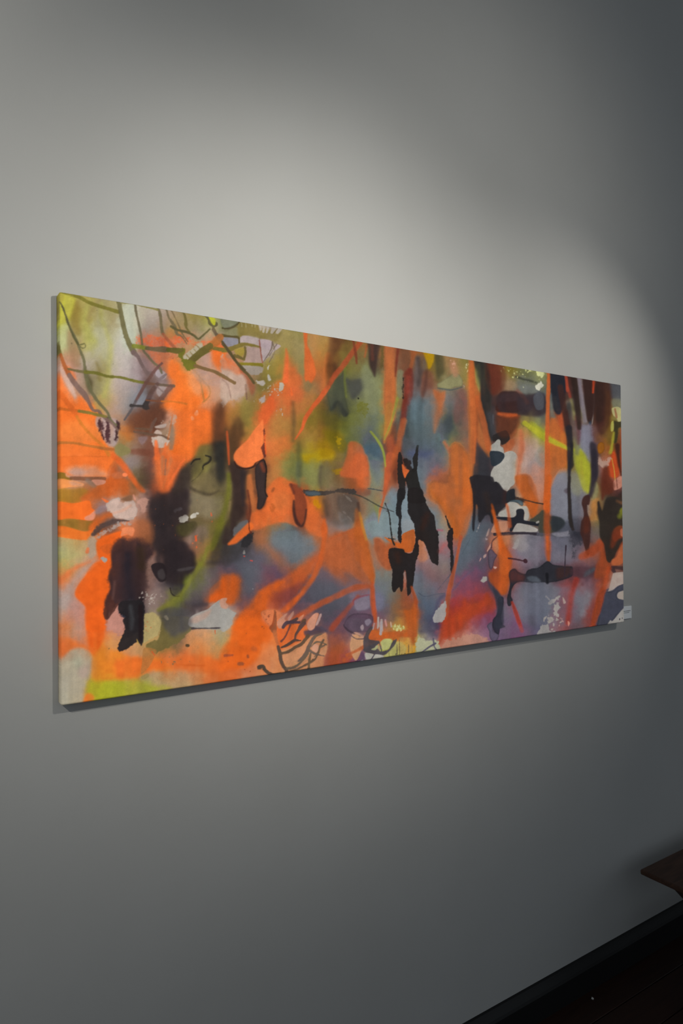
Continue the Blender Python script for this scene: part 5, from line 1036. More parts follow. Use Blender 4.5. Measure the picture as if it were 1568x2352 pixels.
P 54485a .85 1.2 m.3|240,680 270,650 310,690 325,710 300,750 290,800 270,840 245,800
P cc5e1e .9 4|490,-20 600,-20 620,60 680,180 700,240 680,330 640,360 610,280 560,160 510,60
L 403028 .92 .8|500,185,20 600,205,12 680,225,10 745,237,14
P cc5418 .9 4|270,250 290,260 320,400 345,520 370,600 400,640 450,700 460,760 440,850 430,950 410,1040 360,1070 330,1030 260,950 250,870 340,850 350,760 330,700 345,600 300,400
L d85c1c .8 3|285,300,18 320,430,36 350,560,44 380,700,74 390,850,84
P 8c3a22 .6 7|250,860 330,850 350,930 330,1010 270,960
L c45428 .7 3|410,240,22 430,330,26 440,440,36
L 3c2429 .92 1|430,735,14 500,745,16 570,760,14
L 3a2228 .95 .8|580,758,38 585,762,38
P 28282f .93 1.2 m.2|600,850 640,830 700,820 770,770 795,760 830,790 880,800 950,810 1010,810 1020,840 1010,900 900,940 800,960 780,965 740,955 640,960 560,950 500,960 460,1010 450,1080 465,1120 445,1170 420,1165 415,1100 430,1040 440,960 430,880 450,840 490,830 520,860 580,880
P 5c302c .7 6|440,860 490,835 530,870 570,890 560,940 480,950 440,940
P 3c2420 .7 6|880,820 1000,820 980,900 880,920
P 4c5664 .8 3|600,910 680,900 720,950 640,950
L 18181c .9 2|780,880,28 785,960,28
P 483036 .8 5|1010,820 1120,810 1200,820 1240,800 1290,830 1270,910 1200,900 1130,915 1010,900
P 444a52 .8 4|1140,850 1210,820 1230,840 1170,890 1120,905
L d05c20 .9 3|800,-10,56 790,150,56 785,300,52
L c45020 .85 5|785,300,54 785,500,54 790,640,46 795,740,26
L 302630 .92 .8|955,620,12 948,750,10 942,900,8
L 2c2624 .9 2|990,-10,24 985,100,28 990,250,26 1000,400,36 1020,470,28
P 2c2c36 .85 4 r3|1000,480 1100,530 1090,600 1040,640 1030,720 1015,700 1020,600 1000,540
P 3c2420 .93 2|1100,220 1130,165 1175,160 1170,240 1150,250 1160,340 1185,420 1180,520 1170,620 1170,690 1155,705 1130,650 1110,560 1090,500 1100,400 1120,330
L 54281c .7 5|1150,380,54 1145,480,54
L b4441f .85 5|1290,590,74 1200,670,74 1100,720,54
P b0481f .85 5|1280,640 1340,760 1360,850 1300,900 1220,910 1230,820 1270,740
P 2c2622 .94 2.5|1255,215 1290,300 1320,200 1350,170 1440,180 1490,250 1450,300 1490,400 1495,440 1430,440 1380,510 1400,580 1440,560 1495,545 1450,620 1400,720 1370,760 1350,775 1325,740 1310,630 1270,540 1265,430 1250,300
L 6c7024 .8 5|1480,290,36 1450,350,36
L 74482c .8 4|1430,210,26 1470,230,26
P 70301c .8 5|1390,480 1450,440 1490,460 1495,540 1440,560 1390,640 1360,620
P b86444 .92 1.2|1455,480 1475,465 1490,530 1460,530
P b45c34 .9 2|1420,720 1450,640 1495,600 1495,740 1460,790 1410,800 1375,790 1380,750
L 3a2a2c .92 1.2|1380,830,46 1400,860,28
L 3c2a2a .92 1.2|1400,820,28 1495,830,36
P a4948a .93 1.2|1340,1040 1380,900 1400,870 1495,870 1495,975 1440,985 1380,1030 1310,1045
P 3a3d50 .94 1.2 m.2|1305,1050 1380,1035 1440,985 1500,975 1500,1030 1440,1040 1420,1070 1440,1105 1500,1110 1500,1190 1440,1240 1380,1305 1345,1340 1300,1360 1240,1370 1260,1250 1290,1130
P a09489 .95 1|1505,1035 1440,1045 1422,1080 1440,1108 1505,1110
P 98948e .95 1|1505,1185 1440,1240 1385,1310 1360,1305 1345,1355 1505,1335
L 282834 .95 .7|1447,1290,10 1445,1300,10
L 282834 .95 .7|1470,1283,9 1471,1286,9
L b8421a .88 4|1350,830,46 1310,980,46 1270,1100,64 1230,1250,54 1200,1350,36
L 90332a .85 5|1050,930,46 1010,1050,54 985,1200,54 970,1330,36
L b4382a .85 2.5|460,1140,18 490,1220,32 520,1310,36 550,1400,36
L 7c7c82 .5 6 x.5|1170,1060,54 1110,1250,54
P 989490 .93 .8 r1.5|700,1445 710,1380 740,1340 790,1350 800,1400 860,1410 780,1430
P 9c9690 .92 .8 r1.5|780,1150 840,1110 890,1075 895,1095 850,1140 800,1160
P a09a94 .92 .8 r1.5|850,1160 880,1145 895,1180 870,1220 890,1265 870,1275 840,1220
P 9c9690 .9 .8 r1.5|780,1290 830,1270 840,1300 800,1330
L 9c9690 .9 .8 r1|775,1085,12 800,1110,14
P a08c84 .9 .8|925,1090 955,1140 930,1150
P c08070 .9 .8|970,1310 990,1330 975,1360
K a09890 .9 .7|830,1310,80,80,26,4,18
K b09088 .8 .7|900,1340,40,60,8,4,12
L a8a29c .6 1.5 r2|520,570,28 480,640,14
P b84830 .9 1|1165,1360 1195,1348 1190,1370
# second pass
T 120 660
P dcae94 .5 8 x.4|1340,660 1450,620 1460,700 1560,800 1560,1000 1480,1050 1420,900 1350,780
P ecb48c .45 9|1250,780 1340,800 1390,930 1330,1000 1260,900
L 4a3226 .75 9|1545,1080,70 1515,1300,90 1505,1450,110
P 2e2c28 .7 9|1480,1420 1580,1380 1580,1580 1430,1580
P 5c4438 .5 8|860,820 960,840 940,960 860,1000 830,920
K e06838 .8 .7|1000,500,220,40,16,3,9
K 8c6048 .6 .7|1150,600,140,60,14,3,8
L c8642c .6 2|1100,1180,14 1080,1300,16 1060,1400,12
T 120 1052
L 2e2a26 .75 8|1545,0,84 1550,150,74 1530,260,54
L 3a322a .6 9|1480,20,40 1440,160,40 1400,300,50
P 2a2426 .6 9|960,380 1080,400 1120,520 1080,640 980,620
P 6a5440 .5 9|1280,420 1440,380 1500,480 1440,600 1320,560
L 3c342c .6 7|1520,700,60 1500,850,70 1470,950,60
K c8b8a8 .8 .7|960,1300,80,60,24,2,6
K d8682c .8 .6|1000,700,200,300,14,2,5
T 512 700
L 4c3a28 .7 8|20,1150,54 30,1350,64 50,1500,74
L 3a2a24 .8 6|110,1490,110 130,1580,130
P 5c5420 .6 11|900,980 1000,1000 1100,1080 1080,1160 960,1140 900,1060
L 6c4424 .6 6|980,480,40 970,620,50 960,760,40
L 5a4a30 .6 6|640,900,26 650,1100,34 640,1250,26
L 8c8040 .5 7|560,420,40 540,560,50 520,680,40
L 7c7038 .6 5|330,780,50 420,720,60 520,660,40
L 4c4a2c .5 6|690,1280,30 700,1450,40 700,1568,40
T 512 1052
L 362c28 .8 7|150,110,80 150,300,90 140,480,80
P 3a3636 .7 9|-20,700 100,650 200,720 250,800 120,950 -20,950
L 4a3a30 .6 6|190,250,30 200,400,40 200,540,30
L 8c8850 .5 6|820,40,60 830,160,60 820,260,50
L 5c6a48 .6 5|690,60,40 690,180,44 700,260,30
L 54483c .6 5|900,90,30 890,200,34 900,280,24
P 5a5e66 .5 12|120,960 320,1000 380,1100 280,1250 160,1240 200,1100
P 505260 .45 12|780,1200 1000,1140 1100,1200 960,1250 820,1300
T 820 760
L 3c3230 .6 5|560,260,40 580,380,40 560,500,30
L 48302a .6 5|640,370,30 630,480,30 610,600,16
L 2c2a28 .6 5|1165,300,60 1190,460,70 1200,640,60
L 4c6066 .5 6|600,640,40 560,780,50 560,900,40
L 58504a .5 6|900,560,30 960,700,40 940,860,40
T 1060 800
L 2a1e1c .7 6|1010,270,54 1040,420,54 1050,560,44
L 2c201c .7 6|1260,290,74 1270,480,84 1260,650,64
L 38241f .6 6|1320,330,50 1310,480,50 1290,640,50
L 3a3432 .6 5|860,470,40 880,560,30
T 1060 1100
P 6a5468 .6 8|400,1340 600,1380 600,1480 380,1490
P 5c5c70 .5 10|560,980 760,970 820,1100 700,1250 580,1200
L 4a4450 .5 6|1010,560,60 1060,620,60 1040,720,30
L 50485a .5 8|640,1290,80 660,1330,70
# third pass: close studies
T 400 940 3.446
P e8712f .7 8|20,60 250,20 300,120 290,260 200,290 160,370 60,420 20,300
L 6c4028 .7 8|340,20,90 350,140,100 350,220,90
P 6c6438 .65 7|190,310 290,290 300,380 250,480 160,580 140,470
L 32302c .85 7|360,300,80 360,420,70 365,540,56
L 5c4028 .7 8|490,150,80 480,260,90 450,380,50
P 7a6c48 .65 8|140,580 250,500 330,560 390,640 300,690 200,670
P 85795e .75 9|130,700 250,690 380,700 390,800 330,860 180,850 130,780
L 463c2e .7 4|130,630,20 200,660,24 280,680,24 350,650,16
L 6c6c24 .7 5|430,520,34 430,640,40 410,760,40 370,900,40 330,1020,46 300,1100,46
L 9c8058 .5 5|445,740,20 430,860,20
P 3a2c28 .88 6|450,450 500,460 560,480 590,490 560,600 560,740 550,860 500,900 440,1060 380,1060 400,950 450,800 470,640
L 30282a .8 4|545,500,50 540,640,30 545,760,26
L b4683a .85 4|590,540,36 600,640,50 620,740,54 630,800,40
L c8562c .85 2.5|415,180,12 425,300,18 432,440,10
P f07c42 .95 2.5|590,230 660,140 700,90 700,220 690,380 640,440 580,468 510,450 475,410 470,360 520,300
L 3a241e .9 1.4|475,420,8 500,462,14 560,474,12 620,460,12 650,425,10 705,402,8
L 5a3024 .8 3|580,650,16 600,780,18 590,900,14 595,980,10
P 3a2e2c .92 2.5 m.2|650,440 705,405 722,450 725,540 718,640 738,690 715,730 690,790 655,790 665,700 645,600 640,500
L 8c4028 .7 4|690,440,36 710,490,30
L 1f1a18 .9 .8|712,410,8 728,480,10 722,600,10 722,670,8 738,695,8
L 6c3428 .85 1 r.6|705,180,6 710,260,10 700,310,24 715,380,14
P 68686a .85 2.5 r1|470,1000 480,940 560,880 590,900 580,940 500,1010
L e0682c .92 3|600,930,60 540,990,60 470,1050,44 435,1070,20
L 5c2c20 .85 .8|590,890,8 595,960,8 610,985,10 580,1000,10
P 2c2a2c .88 2 r1.5|530,1060 560,1020 600,985 620,1010 600,1080 540,1100
P 4a4428 .7 5|20,930 120,900 165,930 150,980 80,1010 20,990
L 8c7468 .5 8|200,960,60 120,1040,70
P b4aca0 .95 .7 r.5|40,880 70,845 100,840 110,870 80,895 50,900
P d0c8b8 .95 .7|125,860 145,830 170,830 170,855 140,870
L d0c8b8 .95 .7|178,828,16 188,830,14
L 2a2620 .9 1|130,440,10 160,405,14 200,398,12
L 2a2620 .9 1|245,370,10 285,385,18 275,420,16 230,450,12 225,480,8
L e05a30 .9 .7|170,1010,14 175,1045,14
L d8603a .8 .7|290,825,10 294,845,12
T 600 1390 4.48
P d87c48 .7 8|0,420 150,400 180,500 240,650 230,710 0,740
P d8622c .85 4|160,230 300,200 390,190 470,220 470,330 400,400 300,440 200,480 160,420
P d08c60 .92 4|200,470 330,420 480,330 540,300 660,290 680,420 650,520 640,600 600,680 300,710 230,690 200,560
P d8946c .6 6|220,520 330,460 480,400 470,480 400,560 280,620
P 50404a .85 3|440,270 530,250 560,220 620,250 640,290 560,310 500,320 460,330
P cc9078 .9 1|480,180 530,100 575,80 585,110 560,180 545,240 500,265 475,230
P b8948c .9 .8|565,200 600,100 620,100 590,190 570,210
P c88468 .9 1|365,165 420,110 440,100 410,150 370,170
P c09084 .9 .8|275,165 325,70 332,80 310,130 290,165
P c89078 .8 1|165,170 240,100 270,90 240,140 260,180 230,230 180,240
L 8c5034 .9 1|140,60,10 150,150,24 140,230,40 130,260,60
L b0643c .8 1.5|140,280,44 155,350,34 170,410,26
L 54443a .95 .7|175,430,30 195,500,36 205,570,36 230,630,32 260,670,36 262,715,30
L 5c4838 .95 .7|200,500,26 280,480,28 350,435,28 410,405,34 450,360,34 480,320,40
L 4c3c36 .95 .7|210,438,16 270,410,28 330,372,30 350,362,26 405,368,14
L 54403c .95 .7|345,362,14 355,310,20 385,260,30 410,220,44 440,190,40
L 6c4038 .95 .7|205,375,18 240,340,18 270,280,14 300,210,20
L 4c3c44 .95 .7|225,230,30 260,185,36 330,180,30 390,180,30
L 64544a .95 .7|385,575,22 430,540,36 470,490,44 490,430,40 520,370,36 560,320,30 620,300,16
L 685848 .95 .7|265,655,22 340,640,22 400,595,22 450,540,24 480,500,24
L 64503f .95 .7|285,690,20 370,660,18 450,620,20 520,580,26 570,520,30 600,440,26 640,360,20
L 68543f .95 .7|490,690,24 492,600,26 500,540,24 510,490,20
L 64544a .95 .7|500,470,30 560,505,22 640,520,12
L 685848 .95 .7|520,430,12 560,385,18 620,385,14 670,410,12
L 685848 .9 .7|610,440,16 660,405,16
P d0987c .92 .8|515,445 545,405 585,410 590,450 570,490 530,470
P d0946c .9 .8|610,480 670,430 670,470 645,515 605,510
P cc9470 .9 .8|545,540 560,520 550,550 525,550 515,525 530,510
L 4c4036 .95 .8|-20,640,40 20,630,36 40,665,34 80,700,34 140,715,26 200,705,24
K 8c4830 .7 .7|60,180,60,120,9,4,12
T 780 1390 3.733
P 5a4a58 .75 4|40,150 100,110 200,120 270,130 260,190 200,260 150,230 90,240 60,230
L 3c3038 .7 1|30,170,8 60,210,14 110,240,14 170,270,10
P b8b46c .85 3 r1|390,420 450,340 500,310 560,350 540,430 400,470
P c8a058 .7 5|500,300 600,280 620,400 530,440
P c85c24 .85 3|380,260 470,230 600,210 660,240 640,280 500,270 400,285
P d0602c .85 2|250,270 270,220 300,230 330,260 300,290 260,300
P c8946c .92 .9|90,320 130,250 190,285 215,300 200,350 170,430 140,475 110,440 90,380
L 484048 .85 .7|100,265,6 140,290,8 200,292,6
L c05c30 .8 2|60,430,24 150,390,24 250,330,30 350,285,30
P 4a4448 .92 1|200,330 215,260 250,200 290,190 250,260 260,300 340,310 300,350 330,380 360,400 420,380 440,330 485,290 480,330 430,390 380,430 300,420 220,400
P a08c90 .92 .8|175,190 195,170 205,200 190,215
P 8c7c8c .8 1.5|215,140 250,120 270,145 240,180 220,165
P c0c07c .95 1|350,320 390,290 440,295 445,320 430,360 400,380 370,385 360,350
P a8ac7c .9 .8|270,380 300,365 320,345 330,355 310,385 290,388
L 484448 .9 .7|340,330,8 360,400,10
P b4b0a4 .95 .8|215,420 250,415 290,430 260,470 225,460
P b4b0a4 .95 .8|300,425 370,435 350,470 270,485
L 4c4450 .9 .7|300,420,8 260,485,10
P a8a0a4 .9 .8|180,480 200,470 205,490
L b4a8a0 .95 .7|330,110,14 325,200,14
L b0a4a4 .95 .7|355,150,20 350,250,24
L a89494 .9 .7|295,160,10 285,210,12
L c08478 .9 .7|390,140,16 400,180,16
L c8a080 .9 .7|435,150,10 440,180,10
K d0c888 .9 .7|510,200,60,24,14,5,16
P b8b898 .9 1.5 r2|660,300 700,270 730,290 760,310 800,300 840,310 840,400 700,420 660,380
L 504860 .9 .8|700,410,10 760,365,14 820,330,16
L 504860 .85 .8|800,290,14 810,360,10 840,395,10
L 4c4038 .8 .6|490,330,5 490,440,6
L 4c4038 .8 .6|510,300,5 512,420,5
L 4c4038 .8 .6|590,340,5 588,430,5
L 4c4038 .8 .6|420,400,5 425,450,5
K 3c3438 .9 .6|570,425,90,10,12,3,8
T 380 700 2.987
P d8b4a0 .65 5 x.3|400,520 520,480 560,560 540,610 420,610
P d0a898 .6 5 x.4|180,440 330,470 380,540 300,560 220,520
P 84743c .85 4|490,110 560,100 640,150 760,180 790,195 750,260 640,230 560,210 500,220
P 7c8068 .85 1.5|375,80 480,95 490,140 420,170 390,150
L 544a30 .92 .7|400,165,12 440,160,14 480,140,14 505,115,10
L 5c5030 .92 .7|385,205,12 440,220,14 495,228,12 500,265,12
P 908c98 .85 1.5|385,230 440,225 490,240 490,280 440,290 390,270
P bcaaa6 .93 1|510,225 540,212 600,225 640,240 640,290 560,265 510,260
P bca8aa .93 1|645,240 700,240 728,255 725,300 700,310 650,290
P b4988e .93 1 x.25|550,300 640,295 655,400 600,400 545,395 550,340
P bcaaa8 .93 1|655,315 720,320 700,350 670,390 660,380
P a89a8c .9 1 r.8|520,420 640,425 655,460 620,480 570,470
P c0aca8 .9 .8|750,270 790,285 760,305 745,300
L 7c6c34 .92 .8|330,300,26 400,310,26 460,295,24 520,270,20 580,275,18 640,290,12
P a08c38 .8 2|470,310 540,295 535,340 500,360 480,340
L 6c5c34 .92 .8|540,290,12 545,330,14 530,370,14 490,350,14
L 847628 .92 .8|500,405,18 580,408,20 655,412,22
L 8c5040 .85 .7|640,245,8 650,330,8 662,400,8
L 706050 .85 .7|730,255,10 720,310,8 670,390,6
L 706050 .8 .7|760,270,8 710,350,6
L 6c5c48 .92 .8|318,170,16 350,210,24 370,230,40
L 54482f .92 .8|380,245,14 410,290,16 450,350,18 490,400,18 540,450,16
L b06c38 .85 1.5|370,225,50 330,260,50 290,290,44
P c8bca0 .85 1.5|120,350 200,290 245,270 245,300 190,350 130,380
L 8c7848 .8 .6|140,345,6 165,375,6
L 8c7848 .8 .6|165,325,6 190,355,6
L 8c7848 .8 .6|190,305,6 215,335,6
L 8c7848 .8 .6|215,285,6 240,315,6
L 6c6030 .95 .8|300,285,46 250,320,50 190,370,46 150,410,44
P 74702a .95 1 r1|85,320 120,300 130,330 110,360 150,380 190,390 210,410 180,440 150,455 120,420 100,370
L 6c6030 .9 .8|35,320,20 80,325,24 110,310,20
L 806440 .92 .8|200,420,24 260,440,22 330,460,22 390,490,22 440,520,20 470,538,24
L c0b4a4 .9 .7|638,110,20 650,170,16
L c0b4a4 .9 .7|675,120,22 668,185,18
L c0b4a4 .9 .7|710,130,24 690,190,14
L c0b4a4 .9 .7|750,140,34 725,190,20
L c0b4a4 .9 .7|790,155,28 765,190,24
L a89c70 .8 .7|515,95,8 520,150,6
L a89c70 .8 .7|545,95,8 548,155,6
L a89c70 .8 .7|590,105,8 590,150,6
L a89c70 .8 .7|615,110,8 610,155,6
P c4b8ac .92 .7 r.8|620,520 675,535 670,555 635,545
P c8c0b0 .92 .7 r.8|700,480 720,510 712,522 697,500
P c8c0b0 .9 .7 r.8|700,420 710,415 705,445 697,440
P c8bca8 .9 .7 r1.2|780,540 810,545 800,585 780,590
K c8bca8 .85 .7|750,565,70,25,14,3,10
T 80 640 9.8
P a08c48 .55 4|470,260 600,330 640,420 600,520 540,620 540,900 480,900
L 5c4838 .7 2|480,400,50 500,560,40 505,900,24
P b8ae52 .5 5|640,380 820,380 800,620 700,900 620,1020 560,900 640,620
L 5c5838 .9 .7|530,500,14 600,640,40 660,800,40 710,960,50 760,1100,44 860,1330,50 950,1480,56
T 120 1052 2.2857
P 5c5456 .5 8|740,600 860,580 880,680 780,760 690,760
P 4c4848 .7 6|560,800 650,790 720,800 730,890 640,930 600,900
L 7c7a30 .65 4|820,470,14 780,560,18 730,640,18 690,700,18 620,760,22 560,800,18
P 332a2a .6 8|520,220 640,190 720,200 715,300 640,340 660,420 600,500 540,470
P a05c38 .55 8|440,330 520,340 530,430 480,450 430,400
P 2c2426 .75 6|540,520 600,450 680,440 740,500 750,560 700,640 640,670 590,640 560,580
P 2a2224 .85 1.2|520,570 545,556 585,560 600,600 595,645 560,640 535,610
P 474040 .7 2|555,600 580,585 595,620 585,640 560,632
P 484242 .7 2|660,585 730,572 748,578 715,590 670,598
P 4a2c26 .85 1.5 r.6|300,720 330,760 350,770 300,840 285,845 270,810
L 6a4a44 .45 3|330,650,14 320,740,12
K d0c4b8 .7 .6|510,740,50,50,30,2,6
L e8743c .7 2.5|560,20,10 570,100,12 575,160,8
L d87844 .6 2|620,0,10 600,90,10 580,160,6
L f07038 .7 2.5|690,10,12 640,90,14 600,160,8
L 8c6c58 .6 2|595,10,8 590,90,8
P e08458 .9 .9|375,370 420,365 432,385 415,412 390,400 360,410
P d8b8a8 .7 1.2 r.8|290,250 340,215 360,235 420,235 440,280 430,310 370,320 320,300
'''
# lamp level on the sheet, read off a plain white card hung in its place (log polynomial in u, v)
LEVEL = [[-0.1044, -0.5187, 0.4708, -0.5531, 0.0235, -0.1662, 0.2811, -0.0068, 0.0317, -0.0247, 0.1851, 0.0505, 0.0313, -0.0054, -0.0001], [-0.122, -0.5074, 0.4622, -0.5373, 0.0185, -0.1621, 0.2772, -0.0111, 0.0332, -0.027, 0.1796, 0.0501, 0.0327, -0.0063, 0.0024], [-0.1897, -0.4887, 0.4481, -0.5213, 0.0112, -0.1551, 0.2703, -0.0201, 0.0353, -0.029, 0.1797, 0.0523, 0.0357, -0.009, 0.0053]]
WHITE_TEST = False

# ------------------------------------------------------------------ the canvas
CW, CH, CT, CZ = 1.7848, 0.80, 0.028, 1.156          # width, height, depth, height of its lower edge
# corners of the sheet in the trace frame -> homography from canvas (u, v) to the trace
def homography(dst):
    src = [(0, 1), (1, 1), (1, 0), (0, 0)]
    A = []
    for (u, v), (x, y) in zip(src, dst):
        A.append([u, v, 1, 0, 0, 0, -x * u, -x * v, -x]); A.append([0, 0, 0, u, v, 1, -y * u, -y * v, -y])
    _, _, V = np.linalg.svd(np.array(A, float))
    return V[-1].reshape(3, 3)
HM = homography([(133, 668.5), (1427, 884.7), (1432.5, 1430.3), (143, 1621.5)])

NX, NZ = 1301, 701
gu = np.linspace(0, 1, NX); gv = np.linspace(0, 1, NZ)
U, V = np.meshgrid(gu, gv)
den = HM[2, 0] * U + HM[2, 1] * V + HM[2, 2]
TX = (HM[0, 0] * U + HM[0, 1] * V + HM[0, 2]) / den - PX0
TY = (HM[1, 0] * U + HM[1, 1] * V + HM[1, 2]) / den - PY0
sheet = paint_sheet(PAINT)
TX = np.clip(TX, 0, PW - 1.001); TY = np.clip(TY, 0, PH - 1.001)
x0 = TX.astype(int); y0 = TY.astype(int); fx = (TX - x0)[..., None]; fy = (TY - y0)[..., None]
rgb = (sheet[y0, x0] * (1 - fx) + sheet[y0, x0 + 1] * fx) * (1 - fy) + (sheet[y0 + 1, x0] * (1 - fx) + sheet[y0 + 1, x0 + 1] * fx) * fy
lin = np.where(rgb <= 0.04045, rgb / 12.92, ((rgb + 0.055) / 1.055) ** 2.4)
# the trace was read under the gallery lamps: divide by the lamp level to get pigment reflectance
def level(c):
    u = U * 2 - 1; v = V * 2 - 1
    T = [np.ones_like(u), u, v, u * u, u * v, v * v, u ** 3, u * u * v, u * v * v, v ** 3, u ** 4, u ** 3 * v, u * u * v * v, u * v ** 3, v ** 4]
    return np.exp(sum(k * t for k, t in zip(c, T)))
if LEVEL is not None:
    for ch in range(3):
        lin[..., ch] = lin[..., ch] / np.maximum(level(LEVEL[ch]), 0.02)
lin = np.clip(lin, 0.004, 2.6)            # day-glow pigments send back more than they get in their own band
if WHITE_TEST:
    lin = np.full_like(lin, 0.7)

# stretched cloth: flat face, softly rounded edge, turned back round the bars
rad = 0.0045
X = U * CW; Z = V * CH
ex = np.minimum(X, CW - X); ez = np.minimum(Z, CH - Z)
def drop(e):
    t = np.clip(1 - e / rad, 0, 1)
    return rad * (1 - np.sqrt(np.maximum(1 - t * t, 0)))
dr = np.minimum(np.sqrt(drop(ex) ** 2 + drop(ez) ** 2), rad)
cx_ = np.clip(X, rad, CW - rad); cz_ = np.clip(Z, rad, CH - rad)
vx = X - cx_; vz = Z - cz_
ln = np.sqrt(vx * vx + vz * vz) + 1e-12
mx = np.maximum(np.abs(vx), np.abs(vz))
X2 = cx_ + vx * mx / ln; Z2 = cz_ + vz * mx / ln          # round the corners in plan
Yf = -CT + dr
rng = np.random.default_rng(3)
co = np.stack([X2, Yf, Z2 + CZ], -1).reshape(-1, 3)
cols = np.concatenate([lin, np.ones(lin.shape[:2] + (1,))], -1).reshape(-1, 4)
idx = np.arange(NX * NZ).reshape(NZ, NX)
q = np.stack([idx[:-1, :-1], idx[:-1, 1:], idx[1:, 1:], idx[1:, :-1]], -1).reshape(-1, 4)
ring = np.concatenate([idx[0, :-1], idx[:-1, -1], idx[-1, :0:-1], idx[:0:-1, 0]])
verts = [co]; vc = [cols]; faces = [q]; prev = ring; nb = len(co)
for y in (-CT * 0.55, -0.002):
    c = co[ring].copy(); c[:, 1] = y
    cur = np.arange(nb, nb + len(ring)); nb += len(ring)
    verts.append(c); vc.append(cols[ring])
    faces.append(np.stack([np.roll(prev, -1), prev, cur, np.roll(cur, -1)], -1))
    prev = cur
c = co[ring].copy(); c[:, 1] = -0.002                     # cloth turned over behind the bars
c[:, 0] = np.clip(c[:, 0], 0.03, CW - 0.03); c[:, 2] = np.clip(c[:, 2], CZ + 0.03, CZ + CH - 0.03)
cur = np.arange(nb, nb + len(ring)); nb += len(ring)
verts.append(c); vc.append(cols[ring]); faces.append(np.stack([np.roll(prev, -1), prev, cur, np.roll(cur, -1)], -1))
co = np.concatenate(verts).astype(np.float32); cols = np.concatenate(vc).astype(np.float32); q = np.concatenate(faces).astype(np.int32)

me = bpy.data.meshes.new('painted_canvas')
me.vertices.add(len(co)); me.vertices.foreach_set('co', co.ravel())
me.loops.add(len(q) * 4); me.loops.foreach_set('vertex_index', q.ravel())
me.polygons.add(len(q)); me.polygons.foreach_set('loop_start', np.arange(0, len(q) * 4, 4, dtype=np.int32))
me.polygons.foreach_set('loop_total', np.full(len(q), 4, np.int32))
me.polygons.foreach_set('use_smooth', np.ones(len(q), bool))
me.update(calc_edges=True)
ca = me.color_attributes.new('pigment', 'FLOAT_COLOR', 'POINT')
ca.data.foreach_set('color', cols.ravel())

m_paint, nt, b = mat('pigment_on_canvas', (0.5, 0.5, 0.5), 0.85, 0.06)
at = nt.nodes.new('ShaderNodeAttribute'); at.attribute_name = 'pigment'
nt.links.new(at.outputs['Color'], b.inputs['Base Color'])
tc = nt.nodes.new('ShaderNodeTexCoord')
wv = nt.nodes.new('ShaderNodeTexNoise'); wv.inputs['Scale'].default_value = 900; wv.inputs['Detail'].default_value = 1
bp = nt.nodes.new('ShaderNodeBump'); bp.inputs['Strength'].default_value = 0.10; bp.inputs['Distance'].default_value = 0.0006
nt.links.new(tc.outputs['Object'], wv.inputs['Vector']); nt.links.new(wv.outputs['Fac'], bp.inputs['Height']); nt.links.new(bp.outputs['Normal'], b.inputs['Normal'])

painting = bpy.data.objects.new('painting', None)
COL.objects.link(painting)
painting.location = (0, 0, 0)
tag(painting, 'large unframed abstract canvas in orange, black and violet on the white wall', 'painting')
canvas = new_obj('painted_canvas', me, m_paint, painting)
canvas['label'] = 'stretched cloth poured and sprayed in neon orange, yellow, black and slate blue'
m_bar, _, _ = mat('raw_pine_stretcher', (0.45, 0.33, 0.2), 0.8, 0.2)
g = 0.006
for (a, b_, c_, d_) in ((g, CW - g, CZ + g, CZ + 0.045), (g, CW - g, CZ + CH - 0.045, CZ + CH - g),
                       (g, 0.045, CZ + 0.047, CZ + CH - 0.047), (CW - 0.045, CW - g, CZ + 0.047, CZ + CH - 0.047)):
    from_bm('stretcher_bar', box_bm(a, b_, -CT + 0.006, -0.003, c_, d_), m_bar, painting)

# ------------------------------------------------------------------ caption card beside the lower right corner
m_card, _, _ = mat('white_card', (0.80, 0.83, 0.86), 0.6, 0.3)
m_ink, _, _ = mat('grey_print', (0.06, 0.065, 0.07), 0.8, 0.2)
card = bpy.data.objects.new('caption_card', None); COL.objects.link(card)
card.location = (0, 0, 0)
tag(card, 'small white caption card on the wall at the lower right corner of the painting', 'label')
from_bm('card', box_bm(1.7885, 1.862, -0.0042, 0.0, 1.1602, 1.2030, 0.0006, 1), m_card, card)
rr = np.random.default_rng(11)
def print_line(x0_, x1_, z, h):
    """one line of small print, as broken letter blocks"""
    bm = bmesh.new(); x = x0_
    while x < x1_:
        w = 0.0011 + 0.0016 * rr.random(); hh = h * (0.75 + 0.35 * rr.random())
        v = bmesh.ops.create_cube(bm, size=1.0)['verts']
        for t in v:
            t.co = Vector((x + w / 2 + t.co.x * w, -0.00425 + t.co.y * 0.0003, z + t.co.z * hh))
        x += w + (0.0004 if rr.random() < 0.8 else 0.0014)
    return bm
from_bm('printed_line', print_line(1.793, 1.8555, 1.1868, 0.0021), m_ink, card)
from_bm('printed_line', print_line(1.793, 1.846, 1.1815, 0.0017), m_ink, card)

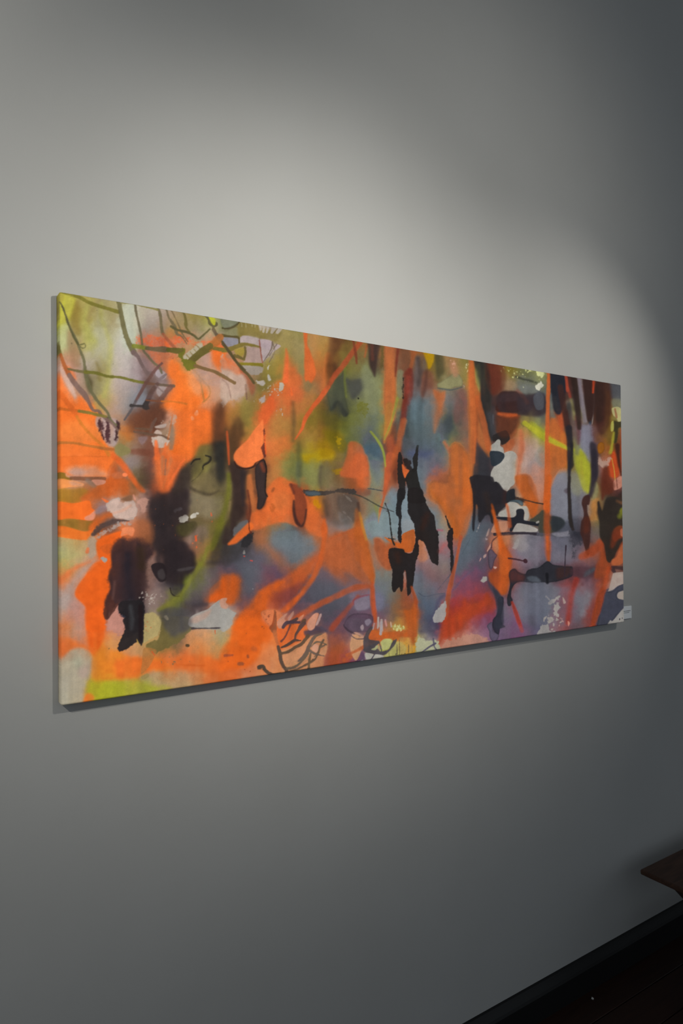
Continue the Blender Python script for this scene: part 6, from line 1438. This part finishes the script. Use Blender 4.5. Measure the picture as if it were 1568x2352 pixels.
# ------------------------------------------------------------------ wooden bench against the wall
BX0, BX1, BY0, BY1, BZ = 1.776, 3.02, -0.43, -0.078, 0.354
bench = bpy.data.objects.new('bench', None); COL.objects.link(bench)
bench.location = (0, 0, 0)
tag(bench, 'low dark wooden bench standing by the skirting board at the right edge', 'bench')
seat = from_bm('seat', box_bm(BX0, BX1, BY0, BY1, BZ - 0.017, BZ, 0.005, 3), m_seat, bench)
seat['label'] = 'thin worn brown seat plank with rounded edges'
LY = -0.220                                               # wall-side edge of the legs
for x in (BX0 + 0.004, BX1 - 0.034):
    from_bm('leg', box_bm(x, x + 0.03, BY0 + 0.07, LY, 0.0, BZ - 0.017, 0.003, 1), m_leg, bench)
    bm = bmesh.new()                                      # small bracket between seat and leg
    prof = [(LY, BZ - 0.017), (LY + 0.027, BZ - 0.017), (LY + 0.024, BZ - 0.020), (LY, BZ - 0.034)]
    a = [bm.verts.new((x + 0.002, y, z)) for y, z in prof]; c = [bm.verts.new((x + 0.028, y, z)) for y, z in prof]
    bm.faces.new(a); bm.faces.new(c[::-1])
    for i in range(4):
        bm.faces.new((a[i], c[i], c[(i + 1) % 4], a[(i + 1) % 4]))
    from_bm('bracket', bm, m_leg, bench)
from_bm('stretcher', box_bm(BX0 + 0.034, BX1 - 0.034, -0.305, -0.28, 0.11, 0.17, 0.003, 1), m_leg, bench)

# ------------------------------------------------------------------ scrap of paper on the floor
m_scrap, _, _ = mat('pale_paper', (0.62, 0.62, 0.6), 0.8, 0.2)
bm = bmesh.new()
pts = [(0, 0, .0), (.006, .001, .002), (.009, .006, .001), (.005, .010, .003), (-.001, .007, .001)]
lo = [bm.verts.new((1.558 + x * .8, -0.054 + y * .8, 0.0002)) for x, y, z in pts]
hi = [bm.verts.new((1.558 + x * .75, -0.054 + y * .75, 0.0012 + z)) for x, y, z in pts]
bm.faces.new(lo[::-1]); bm.faces.new(hi)
for i in range(5):
    bm.faces.new((lo[i], lo[(i + 1) % 5], hi[(i + 1) % 5], hi[i]))
scrap = from_bm('paper_scrap', bm, m_scrap)
tag(scrap, 'tiny pale scrap of paper on the dark floor by the skirting', 'scrap')
